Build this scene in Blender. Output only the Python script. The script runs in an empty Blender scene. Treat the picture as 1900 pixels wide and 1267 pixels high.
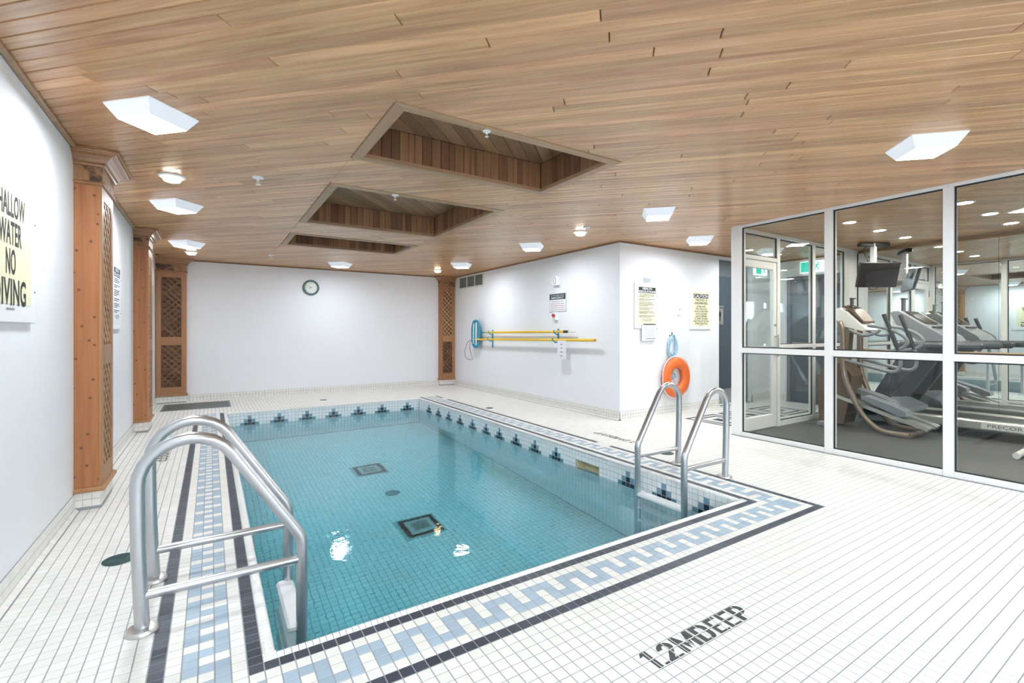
import bpy, math, random
import numpy as np
from mathutils import Vector, Matrix
random.seed(7)
S = bpy.context.scene
COL = S.collection
PI = math.pi

# ------------------------------------------------------------ camera, world, exposure
H = 1.22
FPX, YAW, HOR = 878.0, math.radians(32.48), 614.6
cam = bpy.data.cameras.new('camera')
camo = bpy.data.objects.new('camera', cam)
COL.objects.link(camo)
camo.location = (0, 0, H)
camo.rotation_euler = (PI / 2, 0, -YAW)
cam.sensor_width = 36
cam.lens = FPX / 1900 * 36
cam.shift_y = -(633.5 - HOR) / 1900
cam.clip_start = 0.02
S.camera = camo

W = bpy.data.worlds.new('sky')
S.world = W
W.use_nodes = True
bg = W.node_tree.nodes['Background']
bg.inputs[0].default_value = (0.70, 0.86, 1.0, 1)
bg.inputs[1].default_value = 7.0

S.view_settings.view_transform = 'Standard'
S.view_settings.look = 'None'
S.view_settings.exposure = 1.44
S.view_settings.gamma = 1
S.view_settings.use_curve_mapping = False

LAMP = 55.0        # ceiling lamp diffuser radiance
S.cycles.max_bounces = 10
S.cycles.diffuse_bounces = 4
S.cycles.transmission_bounces = 8
S.cycles.sample_clamp_indirect = 30.0
# window openings behind the camera (rear wall, y = REAR): (x0, x1, z0, z1)
REAR = -2.3
WINS = [(-0.45, 0.95, 0.45, 2.25), (1.35, 2.75, 0.45, 2.25), (3.15, 4.75, 0.45, 2.25)]
for i, (x0, x1, z0, z1) in enumerate(WINS):      # light portals guiding the sky light through the windows
    a = bpy.data.lights.new('window_portal', 'AREA')
    a.shape = 'RECTANGLE'; a.size = x1 - x0; a.size_y = z1 - z0
    a.cycles.is_portal = True
    o = bpy.data.objects.new('window_portal', a)
    o.location = ((x0 + x1) / 2, REAR - 0.13, (z0 + z1) / 2)
    o.rotation_euler = (PI / 2, 0, 0)
    COL.objects.link(o)

# ------------------------------------------------------------ measured dimensions (metres)
P = 0.0507                       # tile pitch
XL, XG, XM, XE = -0.782, 5.2155, 8.35, 8.5
YB = 9.95
BX, BY = 4.725, 4.674            # white block corner
YF = 3.28                        # gym far wall
ZC = 2.458
DL, DN = 0.1135, 1.914           # outer edges of the inner dark tile line
DR = DL + 63 * P
PX0, PX1 = DL + P + 0.046, DR - P - 0.046     # pool water edges
PY0, PY1 = DN + P + 0.046, 8.195
ZW = -0.195
ZP = -1.35

# ------------------------------------------------------------ node helpers
MATS = {}
def new_mat(name):
    m = bpy.data.materials.new(name); m.use_nodes = True
    MATS[name] = m
    return m, m.node_tree, m.node_tree.nodes['Principled BSDF']
def N(t, typ, **kw):
    n = t.nodes.new(typ)
    for k, v in kw.items(): setattr(n, k, v)
    return n
def plain(name, col, rough=0.5, metal=0.0, spec=0.5, bump=0, bscale=200, var=0.0, coat=0, emit=None):
    m, t, b = new_mat(name)
    b.inputs['Base Color'].default_value = (*col, 1)
    b.inputs['Roughness'].default_value = rough
    b.inputs['Metallic'].default_value = metal
    b.inputs['Specular IOR Level'].default_value = spec
    b.inputs['Coat Weight'].default_value = coat
    if emit:
        b.inputs['Emission Color'].default_value = (*emit[0], 1)
        b.inputs['Emission Strength'].default_value = emit[1]
    if bump or var:
        g = N(t, 'ShaderNodeNewGeometry')
        n = N(t, 'ShaderNodeTexNoise'); n.inputs['Scale'].default_value = bscale; n.inputs['Detail'].default_value = 3
        t.links.new(g.outputs['Position'], n.inputs['Vector'])
        if bump:
            bm = N(t, 'ShaderNodeBump'); bm.inputs['Strength'].default_value = bump; bm.inputs['Distance'].default_value = 0.002
            t.links.new(n.outputs['Fac'], bm.inputs['Height']); t.links.new(bm.outputs['Normal'], b.inputs['Normal'])
        if var:
            r = N(t, 'ShaderNodeMapRange'); r.inputs['To Min'].default_value = 1 - var; r.inputs['To Max'].default_value = 1 + var
            n2 = N(t, 'ShaderNodeTexNoise'); n2.inputs['Scale'].default_value = 6; n2.inputs['Detail'].default_value = 4
            t.links.new(g.outputs['Position'], n2.inputs['Vector'])
            t.links.new(n2.outputs['Fac'], r.inputs['Value'])
            mx = N(t, 'ShaderNodeVectorMath', operation='SCALE'); mx.inputs[0].default_value = col
            t.links.new(r.outputs[0], mx.inputs['Scale']); t.links.new(mx.outputs[0], b.inputs['Base Color'])
    return m
def tilemat(name, col, rough=0.22, var=0.05, spec=0.5):
    """glazed tile: a slightly different tone for every tile of the grid"""
    m, t, b = new_mat(name)
    g = N(t, 'ShaderNodeNewGeometry')
    s = N(t, 'ShaderNodeVectorMath', operation='SCALE'); s.inputs['Scale'].default_value = 1 / P
    a = N(t, 'ShaderNodeVectorMath', operation='SUBTRACT'); a.inputs[1].default_value = (DL, DN, -0.0093)
    f = N(t, 'ShaderNodeVectorMath', operation='FLOOR')
    w = N(t, 'ShaderNodeTexWhiteNoise')
    t.links.new(g.outputs['Position'], a.inputs[0]); t.links.new(a.outputs[0], s.inputs[0]); t.links.new(s.outputs[0], f.inputs[0]); t.links.new(f.outputs[0], w.inputs['Vector'])
    r = N(t, 'ShaderNodeMapRange'); r.inputs['To Min'].default_value = 1 - var; r.inputs['To Max'].default_value = 1 + var
    t.links.new(w.outputs['Value'], r.inputs['Value'])
    mx = N(t, 'ShaderNodeVectorMath', operation='SCALE'); mx.inputs[0].default_value = col
    t.links.new(r.outputs[0], mx.inputs['Scale']); t.links.new(mx.outputs[0], b.inputs['Base Color'])
    b.inputs['Roughness'].default_value = rough
    b.inputs['Specular IOR Level'].default_value = spec
    return m
def wood(name, c1, c2, rot=(0, 0, 0), rough=0.4, tone=0.25, knots=0.0, coat=0.0, wear=0.0, hue=True, grain=0.5):
    """grain along local x after rotating the position by rot; attribute rnd gives each board its own tone"""
    m, t, b = new_mat(name)
    g = N(t, 'ShaderNodeNewGeometry')
    at = N(t, 'ShaderNodeAttribute', attribute_name='rnd')
    mp = N(t, 'ShaderNodeMapping'); mp.inputs['Rotation'].default_value = rot
    t.links.new(g.outputs['Position'], mp.inputs['Vector'])
    sc = N(t, 'ShaderNodeVectorMath', operation='MULTIPLY'); sc.inputs[1].default_value = (1.3, 26, 26)
    t.links.new(mp.outputs[0], sc.inputs[0])
    w4 = N(t, 'ShaderNodeMath', operation='MULTIPLY'); w4.inputs[1].default_value = 91.0
    t.links.new(at.outputs['Fac'], w4.inputs[0])
    n = N(t, 'ShaderNodeTexNoise', noise_dimensions='4D'); n.inputs['Scale'].default_value = 1.0; n.inputs['Detail'].default_value = 5; n.inputs['Roughness'].default_value = 0.62; n.inputs['Distortion'].default_value = 0.6
    t.links.new(sc.outputs[0], n.inputs['Vector']); t.links.new(w4.outputs[0], n.inputs['W'])
    cr = N(t, 'ShaderNodeValToRGB')
    cr.color_ramp.elements[0].position = 0.5 - grain / 2; cr.color_ramp.elements[0].color = (*c1, 1)
    cr.color_ramp.elements[1].position = 0.5 + grain / 2; cr.color_ramp.elements[1].color = (*c2, 1)
    t.links.new(n.outputs['Fac'], cr.inputs[0])
    hs = N(t, 'ShaderNodeHueSaturation')
    mr = N(t, 'ShaderNodeMapRange'); mr.inputs['To Min'].default_value = 1 - tone; mr.inputs['To Max'].default_value = 1 + tone
    t.links.new(at.outputs['Fac'], mr.inputs['Value']); t.links.new(mr.outputs[0], hs.inputs['Value'])
    if hue:
        mh = N(t, 'ShaderNodeMath', operation='MULTIPLY'); mh.inputs[1].default_value = 7.31
        fr = N(t, 'ShaderNodeMath', operation='FRACT')
        h2 = N(t, 'ShaderNodeMapRange'); h2.inputs['To Min'].default_value = 0.494; h2.inputs['To Max'].default_value = 0.505
        t.links.new(at.outputs['Fac'], mh.inputs[0]); t.links.new(mh.outputs[0], fr.inputs[0]); t.links.new(fr.outputs[0], h2.inputs['Value']); t.links.new(h2.outputs[0], hs.inputs['Hue'])
    t.links.new(cr.outputs[0], hs.inputs['Color'])
    out = hs.outputs[0]
    if knots:
        v = N(t, 'ShaderNodeTexVoronoi', voronoi_dimensions='2D'); v.inputs['Scale'].default_value = knots
        sx_ = N(t, 'ShaderNodeSeparateXYZ'); ad_ = N(t, 'ShaderNodeMath', operation='ADD'); ks = N(t, 'ShaderNodeCombineXYZ')
        t.links.new(mp.outputs[0], sx_.inputs[0]); t.links.new(sx_.outputs[1], ad_.inputs[0]); t.links.new(sx_.outputs[2], ad_.inputs[1])
        t.links.new(sx_.outputs[0], ks.inputs[0]); t.links.new(ad_.outputs[0], ks.inputs[1]); t.links.new(ks.outputs[0], v.inputs['Vector'])
        kr = N(t, 'ShaderNodeMapRange', interpolation_type='SMOOTHSTEP'); kr.inputs['From Min'].default_value = 0.035; kr.inputs['From Max'].default_value = 0.085
        kr.inputs['To Min'].default_value = 0.8; kr.inputs['To Max'].default_value = 0
        t.links.new(v.outputs['Distance'], kr.inputs['Value'])
        mx = N(t, 'ShaderNodeMixRGB'); mx.inputs[2].default_value = (0.10, 0.035, 0.015, 1)
        t.links.new(kr.outputs[0], mx.inputs[0]); t.links.new(out, mx.inputs[1]); out = mx.outputs[0]
    if wear:      # dark weathered patches with an outline of their own
        n3 = N(t, 'ShaderNodeTexNoise'); n3.inputs['Scale'].default_value = 11.0; n3.inputs['Detail'].default_value = 7; n3.inputs['Roughness'].default_value = 0.7
        t.links.new(mp.outputs[0], n3.inputs['Vector'])
        wr = N(t, 'ShaderNodeMapRange', interpolation_type='SMOOTHSTEP'); wr.inputs['From Min'].default_value = 0.45; wr.inputs['From Max'].default_value = 0.62; wr.inputs['To Max'].default_value = wear
        t.links.new(n3.outputs['Fac'], wr.inputs['Value'])
        mx = N(t, 'ShaderNodeMixRGB'); mx.inputs[2].default_value = (0.035, 0.02, 0.014, 1)
        t.links.new(wr.outputs[0], mx.inputs[0]); t.links.new(out, mx.inputs[1]); out = mx.outputs[0]
    t.links.new(out, b.inputs['Base Color'])
    b.inputs['Roughness'].default_value = rough
    b.inputs['Coat Weight'].default_value = coat
    b.inputs['Coat Roughness'].default_value = 0.16
    bp = N(t, 'ShaderNodeBump'); bp.inputs['Strength'].default_value = 0.08; bp.inputs['Distance'].default_value = 0.002
    t.links.new(n.outputs['Fac'], bp.inputs['Height']); t.links.new(bp.outputs['Normal'], b.inputs['Normal'])
    return m

# ------------------------------------------------------------ materials
plain('wall', (0.83, 0.84, 0.86), 0.75, bump=0.25, bscale=260, var=0.015)
plain('grout', (0.33, 0.345, 0.36), 0.8)
plain('pool_grout', (0.42, 0.50, 0.52), 0.8)
tilemat('tile_white', (0.80, 0.78, 0.735), 0.42, 0.04, 0.35)
tilemat('tile_dark', (0.05, 0.06, 0.08), 0.4, 0.2, 0.35)
tilemat('tile_blue', (0.37, 0.47, 0.56), 0.4, 0.06, 0.35)
tilemat('tile_pool', (0.93, 0.95, 0.96), 0.22, 0.04)
tilemat('tile_cross_blue', (0.22, 0.36, 0.46), 0.22, 0.06)
tilemat('tile_cross_dark', (0.018, 0.03, 0.045), 0.2, 0.2)
tilemat('tile_cross_teal', (0.12, 0.30, 0.34), 0.2, 0.1)
plain('coping', (0.86, 0.855, 0.83), 0.2)
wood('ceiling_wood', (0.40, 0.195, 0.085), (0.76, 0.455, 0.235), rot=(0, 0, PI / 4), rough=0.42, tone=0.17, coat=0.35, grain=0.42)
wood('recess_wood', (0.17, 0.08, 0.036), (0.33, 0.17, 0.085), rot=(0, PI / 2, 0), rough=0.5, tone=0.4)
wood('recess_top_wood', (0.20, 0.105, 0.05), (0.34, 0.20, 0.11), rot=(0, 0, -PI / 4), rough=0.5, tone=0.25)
wood('trim_wood', (0.33, 0.195, 0.105), (0.46, 0.29, 0.17), rot=(0, 0, 0), rough=0.45, tone=0.1)
wood('edge_wood', (0.20, 0.10, 0.045), (0.32, 0.18, 0.09), rot=(0, 0, PI / 2), rough=0.45, tone=0.1)
wood('pine', (0.33, 0.115, 0.038), (0.52, 0.22, 0.085), rot=(0, PI / 2, 0), rough=0.5, tone=0.1, knots=7.0)
wood('pine_frame', (0.33, 0.15, 0.06), (0.46, 0.24, 0.11), rot=(0, PI / 2, 0), rough=0.5, tone=0.15)
wood('pine_crown', (0.28, 0.125, 0.05), (0.42, 0.215, 0.10), rot=(0, 0, PI / 2), rough=0.28, tone=0.15, coat=0.6)
wood('old_board', (0.33, 0.16, 0.07), (0.46, 0.25, 0.12), rot=(0, PI / 2, 0), rough=0.55, tone=0.1, wear=0.9)
wood('lattice_light', (0.36, 0.19, 0.085), (0.50, 0.30, 0.15), rot=(0, PI / 2, 0), rough=0.5, tone=0.2)
wood('lattice_dark', (0.10, 0.048, 0.024), (0.19, 0.095, 0.045), rot=(0, PI / 2, 0), rough=0.55, tone=0.35)
wood('lattice_block', (0.16, 0.075, 0.032), (0.34, 0.17, 0.075), rot=(0, PI / 2, 0), rough=0.5, tone=0.35)
plain('backing', (0.05, 0.028, 0.015), 0.9)
plain('steel', (0.52, 0.53, 0.55), 0.3, 0.9, bump=0.05, bscale=400)
plain('steel_flange', (0.58, 0.57, 0.55), 0.3, 0.85, var=0.1)
plain('frame_white', (0.80, 0.785, 0.77), 0.42)
plain('gasket', (0.012, 0.02, 0.022), 0.6)
plain('plastic_white', (0.86, 0.87, 0.88), 0.4)
plain('cream_plastic', (0.74, 0.66, 0.40), 0.5)
plain('black', (0.012, 0.013, 0.014), 0.5)
plain('ink', (0.02, 0.025, 0.025), 0.6)
plain('ink_floor', (0.02, 0.026, 0.026), 0.45)
plain('ink_red', (0.40, 0.10, 0.10), 0.6)
plain('ink_grey', (0.30, 0.31, 0.27), 0.6)
plain('sign_cream', (0.86, 0.82, 0.56), 0.4)
plain('sign_white', (0.82, 0.83, 0.83), 0.4)
plain('grey_plate', (0.42, 0.46, 0.47), 0.5)
plain('paper', (0.80, 0.81, 0.84), 0.7)
plain('paper_print', (0.50, 0.51, 0.56), 0.7)
plain('orange', (0.86, 0.17, 0.035), 0.38)
plain('rope', (0.36, 0.56, 0.68), 0.8)
plain('rope_white', (0.85, 0.86, 0.86), 0.8)
plain('yellow', (0.80, 0.52, 0.02), 0.35)
plain('pool_blue', (0.02, 0.28, 0.42), 0.35)
plain('net_cloth', (0.10, 0.40, 0.48), 0.8)
plain('grey_door', (0.085, 0.105, 0.125), 0.35)
plain('grey_frame', (0.16, 0.18, 0.20), 0.4)
plain('vent_dark', (0.06, 0.07, 0.065), 0.6)
plain('vent_slat', (0.28, 0.29, 0.26), 0.5)
plain('vent_frame', (0.76, 0.75, 0.68), 0.5)
plain('drain', (0.03, 0.085, 0.085), 0.4, 0.4)
plain('drain_cover', (0.46, 0.52, 0.52), 0.5)
plain('grate', (0.22, 0.23, 0.22), 0.45, 0.4)
plain('clock_green', (0.10, 0.19, 0.17), 0.35)
plain('clock_face', (0.76, 0.80, 0.72), 0.4)
plain('rubber', (0.055, 0.058, 0.058), 0.55, var=0.12, bump=0.2, bscale=120)
plain('machine_dark', (0.055, 0.062, 0.075), 0.38)
plain('machine_black', (0.018, 0.02, 0.024), 0.4)
plain('machine_grey', (0.20, 0.215, 0.235), 0.42)
plain('machine_bronze', (0.27, 0.205, 0.16), 0.32, 0.55)
plain('machine_silver', (0.55, 0.55, 0.52), 0.3, 0.7)
plain('machine_white', (0.78, 0.77, 0.74), 0.35)
plain('console_brown', (0.13, 0.085, 0.06), 0.35)
plain('screen', (0.012, 0.012, 0.014), 0.12)
plain('wood_rail', (0.40, 0.25, 0.14), 0.5)
plain('mirror', (0.80, 0.84, 0.83), 0.0, 1.0)
plain('red', (0.55, 0.02, 0.02), 0.4)
plain('exit_green', (0.0, 0.33, 0.24), 0.4, emit=((0.0, 0.42, 0.32), 0.7))
plain('exit_white', (0.85, 0.88, 0.88), 0.4, emit=((0.9, 1, 1), 0.6))
plain('lamp_lens', (0.9, 0.9, 0.9), 0.4, emit=((0.97, 0.99, 1.0), 2.5))
plain('lamp_side', (0.62, 0.68, 0.76), 0.4, emit=((0.90, 0.95, 1.0), 0.15))
plain('lamp_warm', (0.9, 0.88, 0.8), 0.4, emit=((1, 0.72, 0.36), LAMP * 0.14))
plain('lamp_round', (0.9, 0.9, 0.9), 0.4, emit=((1, 0.90, 0.72), LAMP * 0.12))
plain('downlight', (0.9, 0.9, 0.9), 0.4, emit=((1, 0.95, 0.87), LAMP * 2.4))
m, t, b = new_mat('brick_wall')
bt = N(t, 'ShaderNodeTexBrick'); bt.inputs['Scale'].default_value = 4.0
bt.inputs['Color1'].default_value = (0.33, 0.09, 0.07, 1); bt.inputs['Color2'].default_value = (0.42, 0.14, 0.10, 1); bt.inputs['Mortar'].default_value = (0.5, 0.45, 0.42, 1)
gg = N(t, 'ShaderNodeNewGeometry'); mpp = N(t, 'ShaderNodeMapping'); mpp.inputs['Rotation'].default_value = (PI / 2, 0, 0)
t.links.new(gg.outputs['Position'], mpp.inputs[0]); t.links.new(mpp.outputs[0], bt.inputs['Vector']); t.links.new(bt.outputs['Color'], b.inputs['Base Color'])

def glassy(name, ior, tint, bump=0.0, refl=1.0):
    """clear sheet: straight-through transmission plus Fresnel mirror reflection"""
    m = bpy.data.materials.new(name); m.use_nodes = True; MATS[name] = m
    t = m.node_tree; t.nodes.clear()
    out = N(t, 'ShaderNodeOutputMaterial'); tr = N(t, 'ShaderNodeBsdfTransparent'); tr.inputs[0].default_value = (*tint, 1)
    gl = N(t, 'ShaderNodeBsdfGlossy'); gl.inputs['Roughness'].default_value = 0.0; gl.inputs[0].default_value = (1, 1, 1, 1)
    fr = N(t, 'ShaderNodeFresnel'); fr.inputs['IOR'].default_value = ior
    mx = N(t, 'ShaderNodeMixShader')
    g = N(t, 'ShaderNodeNewGeometry')
    inv = N(t, 'ShaderNodeMath', operation='SUBTRACT'); inv.inputs[0].default_value = refl
    ml = N(t, 'ShaderNodeMath', operation='MULTIPLY')
    t.links.new(g.outputs['Backfacing'], inv.inputs[1]); mxx = N(t, 'ShaderNodeMath', operation='MAXIMUM'); mxx.inputs[1].default_value = 0.0
    t.links.new(inv.outputs[0], mxx.inputs[0])
    t.links.new(fr.outputs[0], ml.inputs[0]); t.links.new(mxx.outputs[0], ml.inputs[1]); t.links.new(ml.outputs[0], mx.inputs[0])
    t.links.new(tr.outputs[0], mx.inputs[1]); t.links.new(gl.outputs[0], mx.inputs[2]); t.links.new(mx.outputs[0], out.inputs['Surface'])
    if bump:
        mp = N(t, 'ShaderNodeMapping'); mp.inputs['Scale'].default_value = (1, 0.8, 1)
        n = N(t, 'ShaderNodeTexNoise'); n.inputs['Scale'].default_value = 5.0; n.inputs['Detail'].default_value = 2.0; n.inputs['Distortion'].default_value = 0.5
        t.links.new(g.outputs['Position'], mp.inputs[0]); t.links.new(mp.outputs[0], n.inputs['Vector'])
        bp = N(t, 'ShaderNodeBump'); bp.inputs['Strength'].default_value = bump; bp.inputs['Distance'].default_value = 0.02
        t.links.new(n.outputs['Fac'], bp.inputs['Height']); t.links.new(bp.outputs['Normal'], gl.inputs['Normal']); t.links.new(bp.outputs['Normal'], fr.inputs['Normal'])
    return m, t, out
glassy('glass', 1.52, (0.93, 0.95, 0.935), 0, 1.05)
wm = bpy.data.materials.new('water'); wm.use_nodes = True; MATS['water'] = wm
wt = wm.node_tree; wt.nodes.clear(); wo = N(wt, 'ShaderNodeOutputMaterial')
wg = N(wt, 'ShaderNodeBsdfGlass'); wg.inputs['IOR'].default_value = 1.33; wg.inputs['Roughness'].default_value = 0.0
wp = N(wt, 'ShaderNodeNewGeometry')
wn = N(wt, 'ShaderNodeTexNoise'); wn.inputs['Scale'].default_value = 5.0; wn.inputs['Detail'].default_value = 3.0; wn.inputs['Distortion'].default_value = 0.5
wb_ = N(wt, 'ShaderNodeBump'); wb_.inputs['Strength'].default_value = 0.08; wb_.inputs['Distance'].default_value = 0.02
wt.links.new(wp.outputs['Position'], wn.inputs['Vector'])
# stronger ripples where a return jet stirs the surface
dv = N(wt, 'ShaderNodeVectorMath', operation='DISTANCE'); dv.inputs[1].default_value = (0.80, 3.45, ZW); dm = N(wt, 'ShaderNodeMapRange', interpolation_type='SMOOTHSTEP')
dm.inputs['From Min'].default_value = 0.15; dm.inputs['From Max'].default_value = 0.95; dm.inputs['To Min'].default_value = 0.55; dm.inputs['To Max'].default_value = 0.0
w2 = N(wt, 'ShaderNodeTexNoise'); w2.inputs['Scale'].default_value = 16.0; w2.inputs['Detail'].default_value = 3.0; w2.inputs['Distortion'].default_value = 1.2
wm2 = N(wt, 'ShaderNodeMath', operation='MULTIPLY'); wa2 = N(wt, 'ShaderNodeMath', operation='ADD')
wt.links.new(wp.outputs['Position'], dv.inputs[0]); wt.links.new(dv.outputs['Value'], dm.inputs['Value']); wt.links.new(wp.outputs['Position'], w2.inputs['Vector'])
wt.links.new(w2.outputs['Fac'], wm2.inputs[0]); wt.links.new(dm.outputs[0], wm2.inputs[1]); wt.links.new(wn.outputs['Fac'], wa2.inputs[0]); wt.links.new(wm2.outputs[0], wa2.inputs[1])
wt.links.new(wa2.outputs[0], wb_.inputs['Height']); wt.links.new(wb_.outputs['Normal'], wg.inputs['Normal']); wt.links.new(wg.outputs[0], wo.inputs['Surface'])
va = N(wt, 'ShaderNodeVolumeAbsorption'); va.inputs['Color'].default_value = (0.0, 0.89, 1.0, 1); va.inputs['Density'].default_value = 0.40
wt.links.new(va.outputs[0], wo.inputs['Volume'])

# ------------------------------------------------------------ mesh builder
class MB:
    def __init__(s): s.v = []; s.f = []; s.r = []
    def add(s, vs, fs, rnd=None):
        if rnd is None: rnd = random.random()
        k = len(s.v); s.v += [tuple(q) for q in vs]
        for f in fs: s.f.append(tuple(i + k for i in f)); s.r.append(rnd)
        return s
    def box(s, lo, hi, rnd=None):
        (a, b, c), (d, e, f) = lo, hi
        return s.add([(a, b, c), (d, b, c), (d, e, c), (a, e, c), (a, b, f), (d, b, f), (d, e, f), (a, e, f)],
                     [(0, 3, 2, 1), (4, 5, 6, 7), (0, 1, 5, 4), (1, 2, 6, 5), (2, 3, 7, 6), (3, 0, 4, 7)], rnd)
    def bbox(s, lo, hi, ch=0.004, rnd=None):
        """box with chamfered edges"""
        lo = list(lo); hi = list(hi); vs = []
        ch = min([ch] + [(hi[i] - lo[i]) * 0.45 for i in range(3)])
        idx = {}
        for x in (0, 1):
            for y in (0, 1):
                for z in (0, 1):
                    c = (x, y, z)
                    for ax in range(3):
                        p = [0, 0, 0]
                        for i in range(3):
                            e = hi[i] if c[i] else lo[i]
                            if i != ax: e += -ch if c[i] else ch
                            p[i] = e
                        idx[(c, ax)] = len(vs); vs.append(tuple(p))
        fs = []
        for ax in range(3):
            o = [i for i in range(3) if i != ax]
            for sgn in (0, 1):
                q = []
                for a_, b_ in ((0, 0), (1, 0), (1, 1), (0, 1)):
                    c = [0, 0, 0]; c[ax] = sgn; c[o[0]] = a_; c[o[1]] = b_; q.append(idx[(tuple(c), ax)])
                fs.append(q)
            for a_ in (0, 1):
                for b_ in (0, 1):
                    c0 = [0, 0, 0]; c1 = [0, 0, 0]; c0[o[0]] = c1[o[0]] = a_; c0[o[1]] = c1[o[1]] = b_; c1[ax] = 1
                    c0 = tuple(c0); c1 = tuple(c1)
                    fs.append([idx[(c0, o[0])], idx[(c1, o[0])], idx[(c1, o[1])], idx[(c0, o[1])]])
        for x in (0, 1):
            for y in (0, 1):
                for z in (0, 1): fs.append([idx[((x, y, z), 0)], idx[((x, y, z), 1)], idx[((x, y, z), 2)]])
        ctr = Vector([(lo[i] + hi[i]) / 2 for i in range(3)])
        out = []
        for f in fs:
            p = [Vector(vs[i]) for i in f]; n = (p[1] - p[0]).cross(p[2] - p[0]); mid = sum(p, Vector()) / len(p)
            out.append(f if n.dot(mid - ctr) > 0 else f[::-1])
        return s.add(vs, out, rnd)
    def obox(s, c, size, M, ch=0.0, rnd=None):
        """box of given size, rotated by matrix M about its centre c"""
        t = MB(); h = [q / 2 for q in size]
        (t.bbox([-q for q in h], h, ch, 0) if ch else t.box([-q for q in h], h, 0))
        M = M.to_3x3(); return s.add([tuple(M @ Vector(v) + Vector(c)) for v in t.v], t.f, rnd)
    def prism(s, poly, z0, z1, rnd=None):
        n = len(poly)
        if sum(poly[i][0] * poly[(i + 1) % n][1] - poly[(i + 1) % n][0] * poly[i][1] for i in range(n)) < 0: poly = poly[::-1]
        vs = [(x, y, z0) for x, y in poly] + [(x, y, z1) for x, y in poly]
        return s.add(vs, [tuple(range(n))[::-1], tuple(range(n, 2 * n))] + [(i, (i + 1) % n, (i + 1) % n + n, i + n) for i in range(n)], rnd)
    def tube(s, pts, r, n=12, closed=False, rnd=None, caps=True):
        pts = [Vector(p) for p in pts]; m = len(pts)
        rs = r if isinstance(r, (list, tuple)) else [r] * m
        vs = []; prev = None
        for i, p in enumerate(pts):
            if closed: d = pts[(i + 1) % m] - pts[i - 1]
            else: d = pts[min(i + 1, m - 1)] - pts[max(i - 1, 0)]
            d.normalize()
            if prev is None:
                a = Vector((0, 0, 1)) if abs(d.z) < 0.9 else Vector((0, 1, 0))
                u = d.cross(a).normalized()
            else:
                u = (prev - d * prev.dot(d)).normalized()
            prev = u; w = d.cross(u)
            for k in range(n):
                a = 2 * PI * k / n; vs.append(tuple(p + (u * math.cos(a) + w * math.sin(a)) * rs[i]))
        fs = []
        for i in range(m if closed else m - 1):
            j = (i + 1) % m
            for k in range(n): fs.append((i * n + k, i * n + (k + 1) % n, j * n + (k + 1) % n, j * n + k))
        if not closed and caps: fs += [tuple(range(n))[::-1], tuple(range((m - 1) * n, m * n))]
        return s.add(vs, fs, rnd)
    def lathe(s, prof, n=24, M=None, rnd=None):
        """profile of (radius, z) turned about z"""
        vs = []
        for r, z in prof:
            for k in range(n): vs.append((r * math.cos(2 * PI * k / n), r * math.sin(2 * PI * k / n), z))
        fs = [(i * n + k, i * n + (k + 1) % n, (i + 1) * n + (k + 1) % n, (i + 1) * n + k) for i in range(len(prof) - 1) for k in range(n)]
        if prof[0][0] > 1e-6: fs.append(tuple(range(n))[::-1])
        if prof[-1][0] > 1e-6: fs.append(tuple(range((len(prof) - 1) * n, len(prof) * n)))
        if M is not None: vs = [tuple(M @ Vector(v)) for v in vs]
        return s.add(vs, fs, rnd)
    def mesh(s, name, mat, origin=(0, 0, 0), smooth=False):
        me = bpy.data.meshes.new(name)
        ox, oy, oz = origin
        me.from_pydata([(x - ox, y - oy, z - oz) for x, y, z in s.v], [], s.f)
        at = me.attributes.new('rnd', 'FLOAT', 'FACE')
        at.data.foreach_set('value', np.array(s.r, dtype=np.float32))
        me.materials.append(MATS[mat])
        if smooth:
            me.polygons.foreach_set('use_smooth', [True] * len(me.polygons)); me.set_sharp_from_angle(angle=math.radians(38))
        me.update()
        return me
def link(name, me, parent=None, loc=(0, 0, 0), rot=(0, 0, 0)):
    o = bpy.data.objects.new(name, me); COL.objects.link(o)
    o.location = loc; o.rotation_euler = rot
    if parent is not None: o.parent = parent
    return o
ORG = {}
def worg(parent):
    v = Vector((0, 0, 0))
    while parent is not None: v = v + parent.location; parent = parent.parent
    return v
def part(name, mb, mat, parent=None, smooth=False):
    """mesh written in world coordinates, linked under parent (parents of these are never rotated)"""
    o = worg(parent) if parent is not None else Vector((0, 0, 0))
    return link(name, mb.mesh(name, mat, o, smooth), parent)
def lpart(name, mb, mat, parent, smooth=False):
    """mesh written in the parent's own coordinates"""
    return link(name, mb.mesh(name, mat, (0, 0, 0), smooth), parent)
def tag(o, label=None, cat=None, group=None, kind=None):
    if label: o['label'] = label
    if cat: o['category'] = cat
    if group: o['group'] = group
    if kind: o['kind'] = kind
    return o
def thing(name, label, cat, loc, group=None, rotz=0):
    o = bpy.data.objects.new(name, None); COL.objects.link(o); o.location = loc; o.rotation_euler = (0, 0, rotz); o.empty_display_size = 0.05
    return tag(o, label, cat, group)
def struct(name, mb, mat, label=None, smooth=False):
    o = part(name, mb, mat, None, smooth); o['kind'] = 'structure'
    if label: o['label'] = label
    return o
def copy_tree(o, parent=None):
    c = o.copy(); COL.objects.link(c)
    if parent is not None: c.parent = parent
    for ch in [q for q in o.children]: copy_tree(ch, c)
    return c
def project(p):
    x = p[0] * math.cos(YAW) - p[1] * math.sin(YAW); d = p[0] * math.sin(YAW) + p[1] * math.cos(YAW)
    if d < 0.1: return None
    return 950 + FPX * x / d, HOR - FPX * (p[2] - H) / d, d
def inframe(p, m=15):
    q = project(p)
    return q is not None and -m < q[0] < 1900 + m and -m < q[1] < 1267 + m

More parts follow.
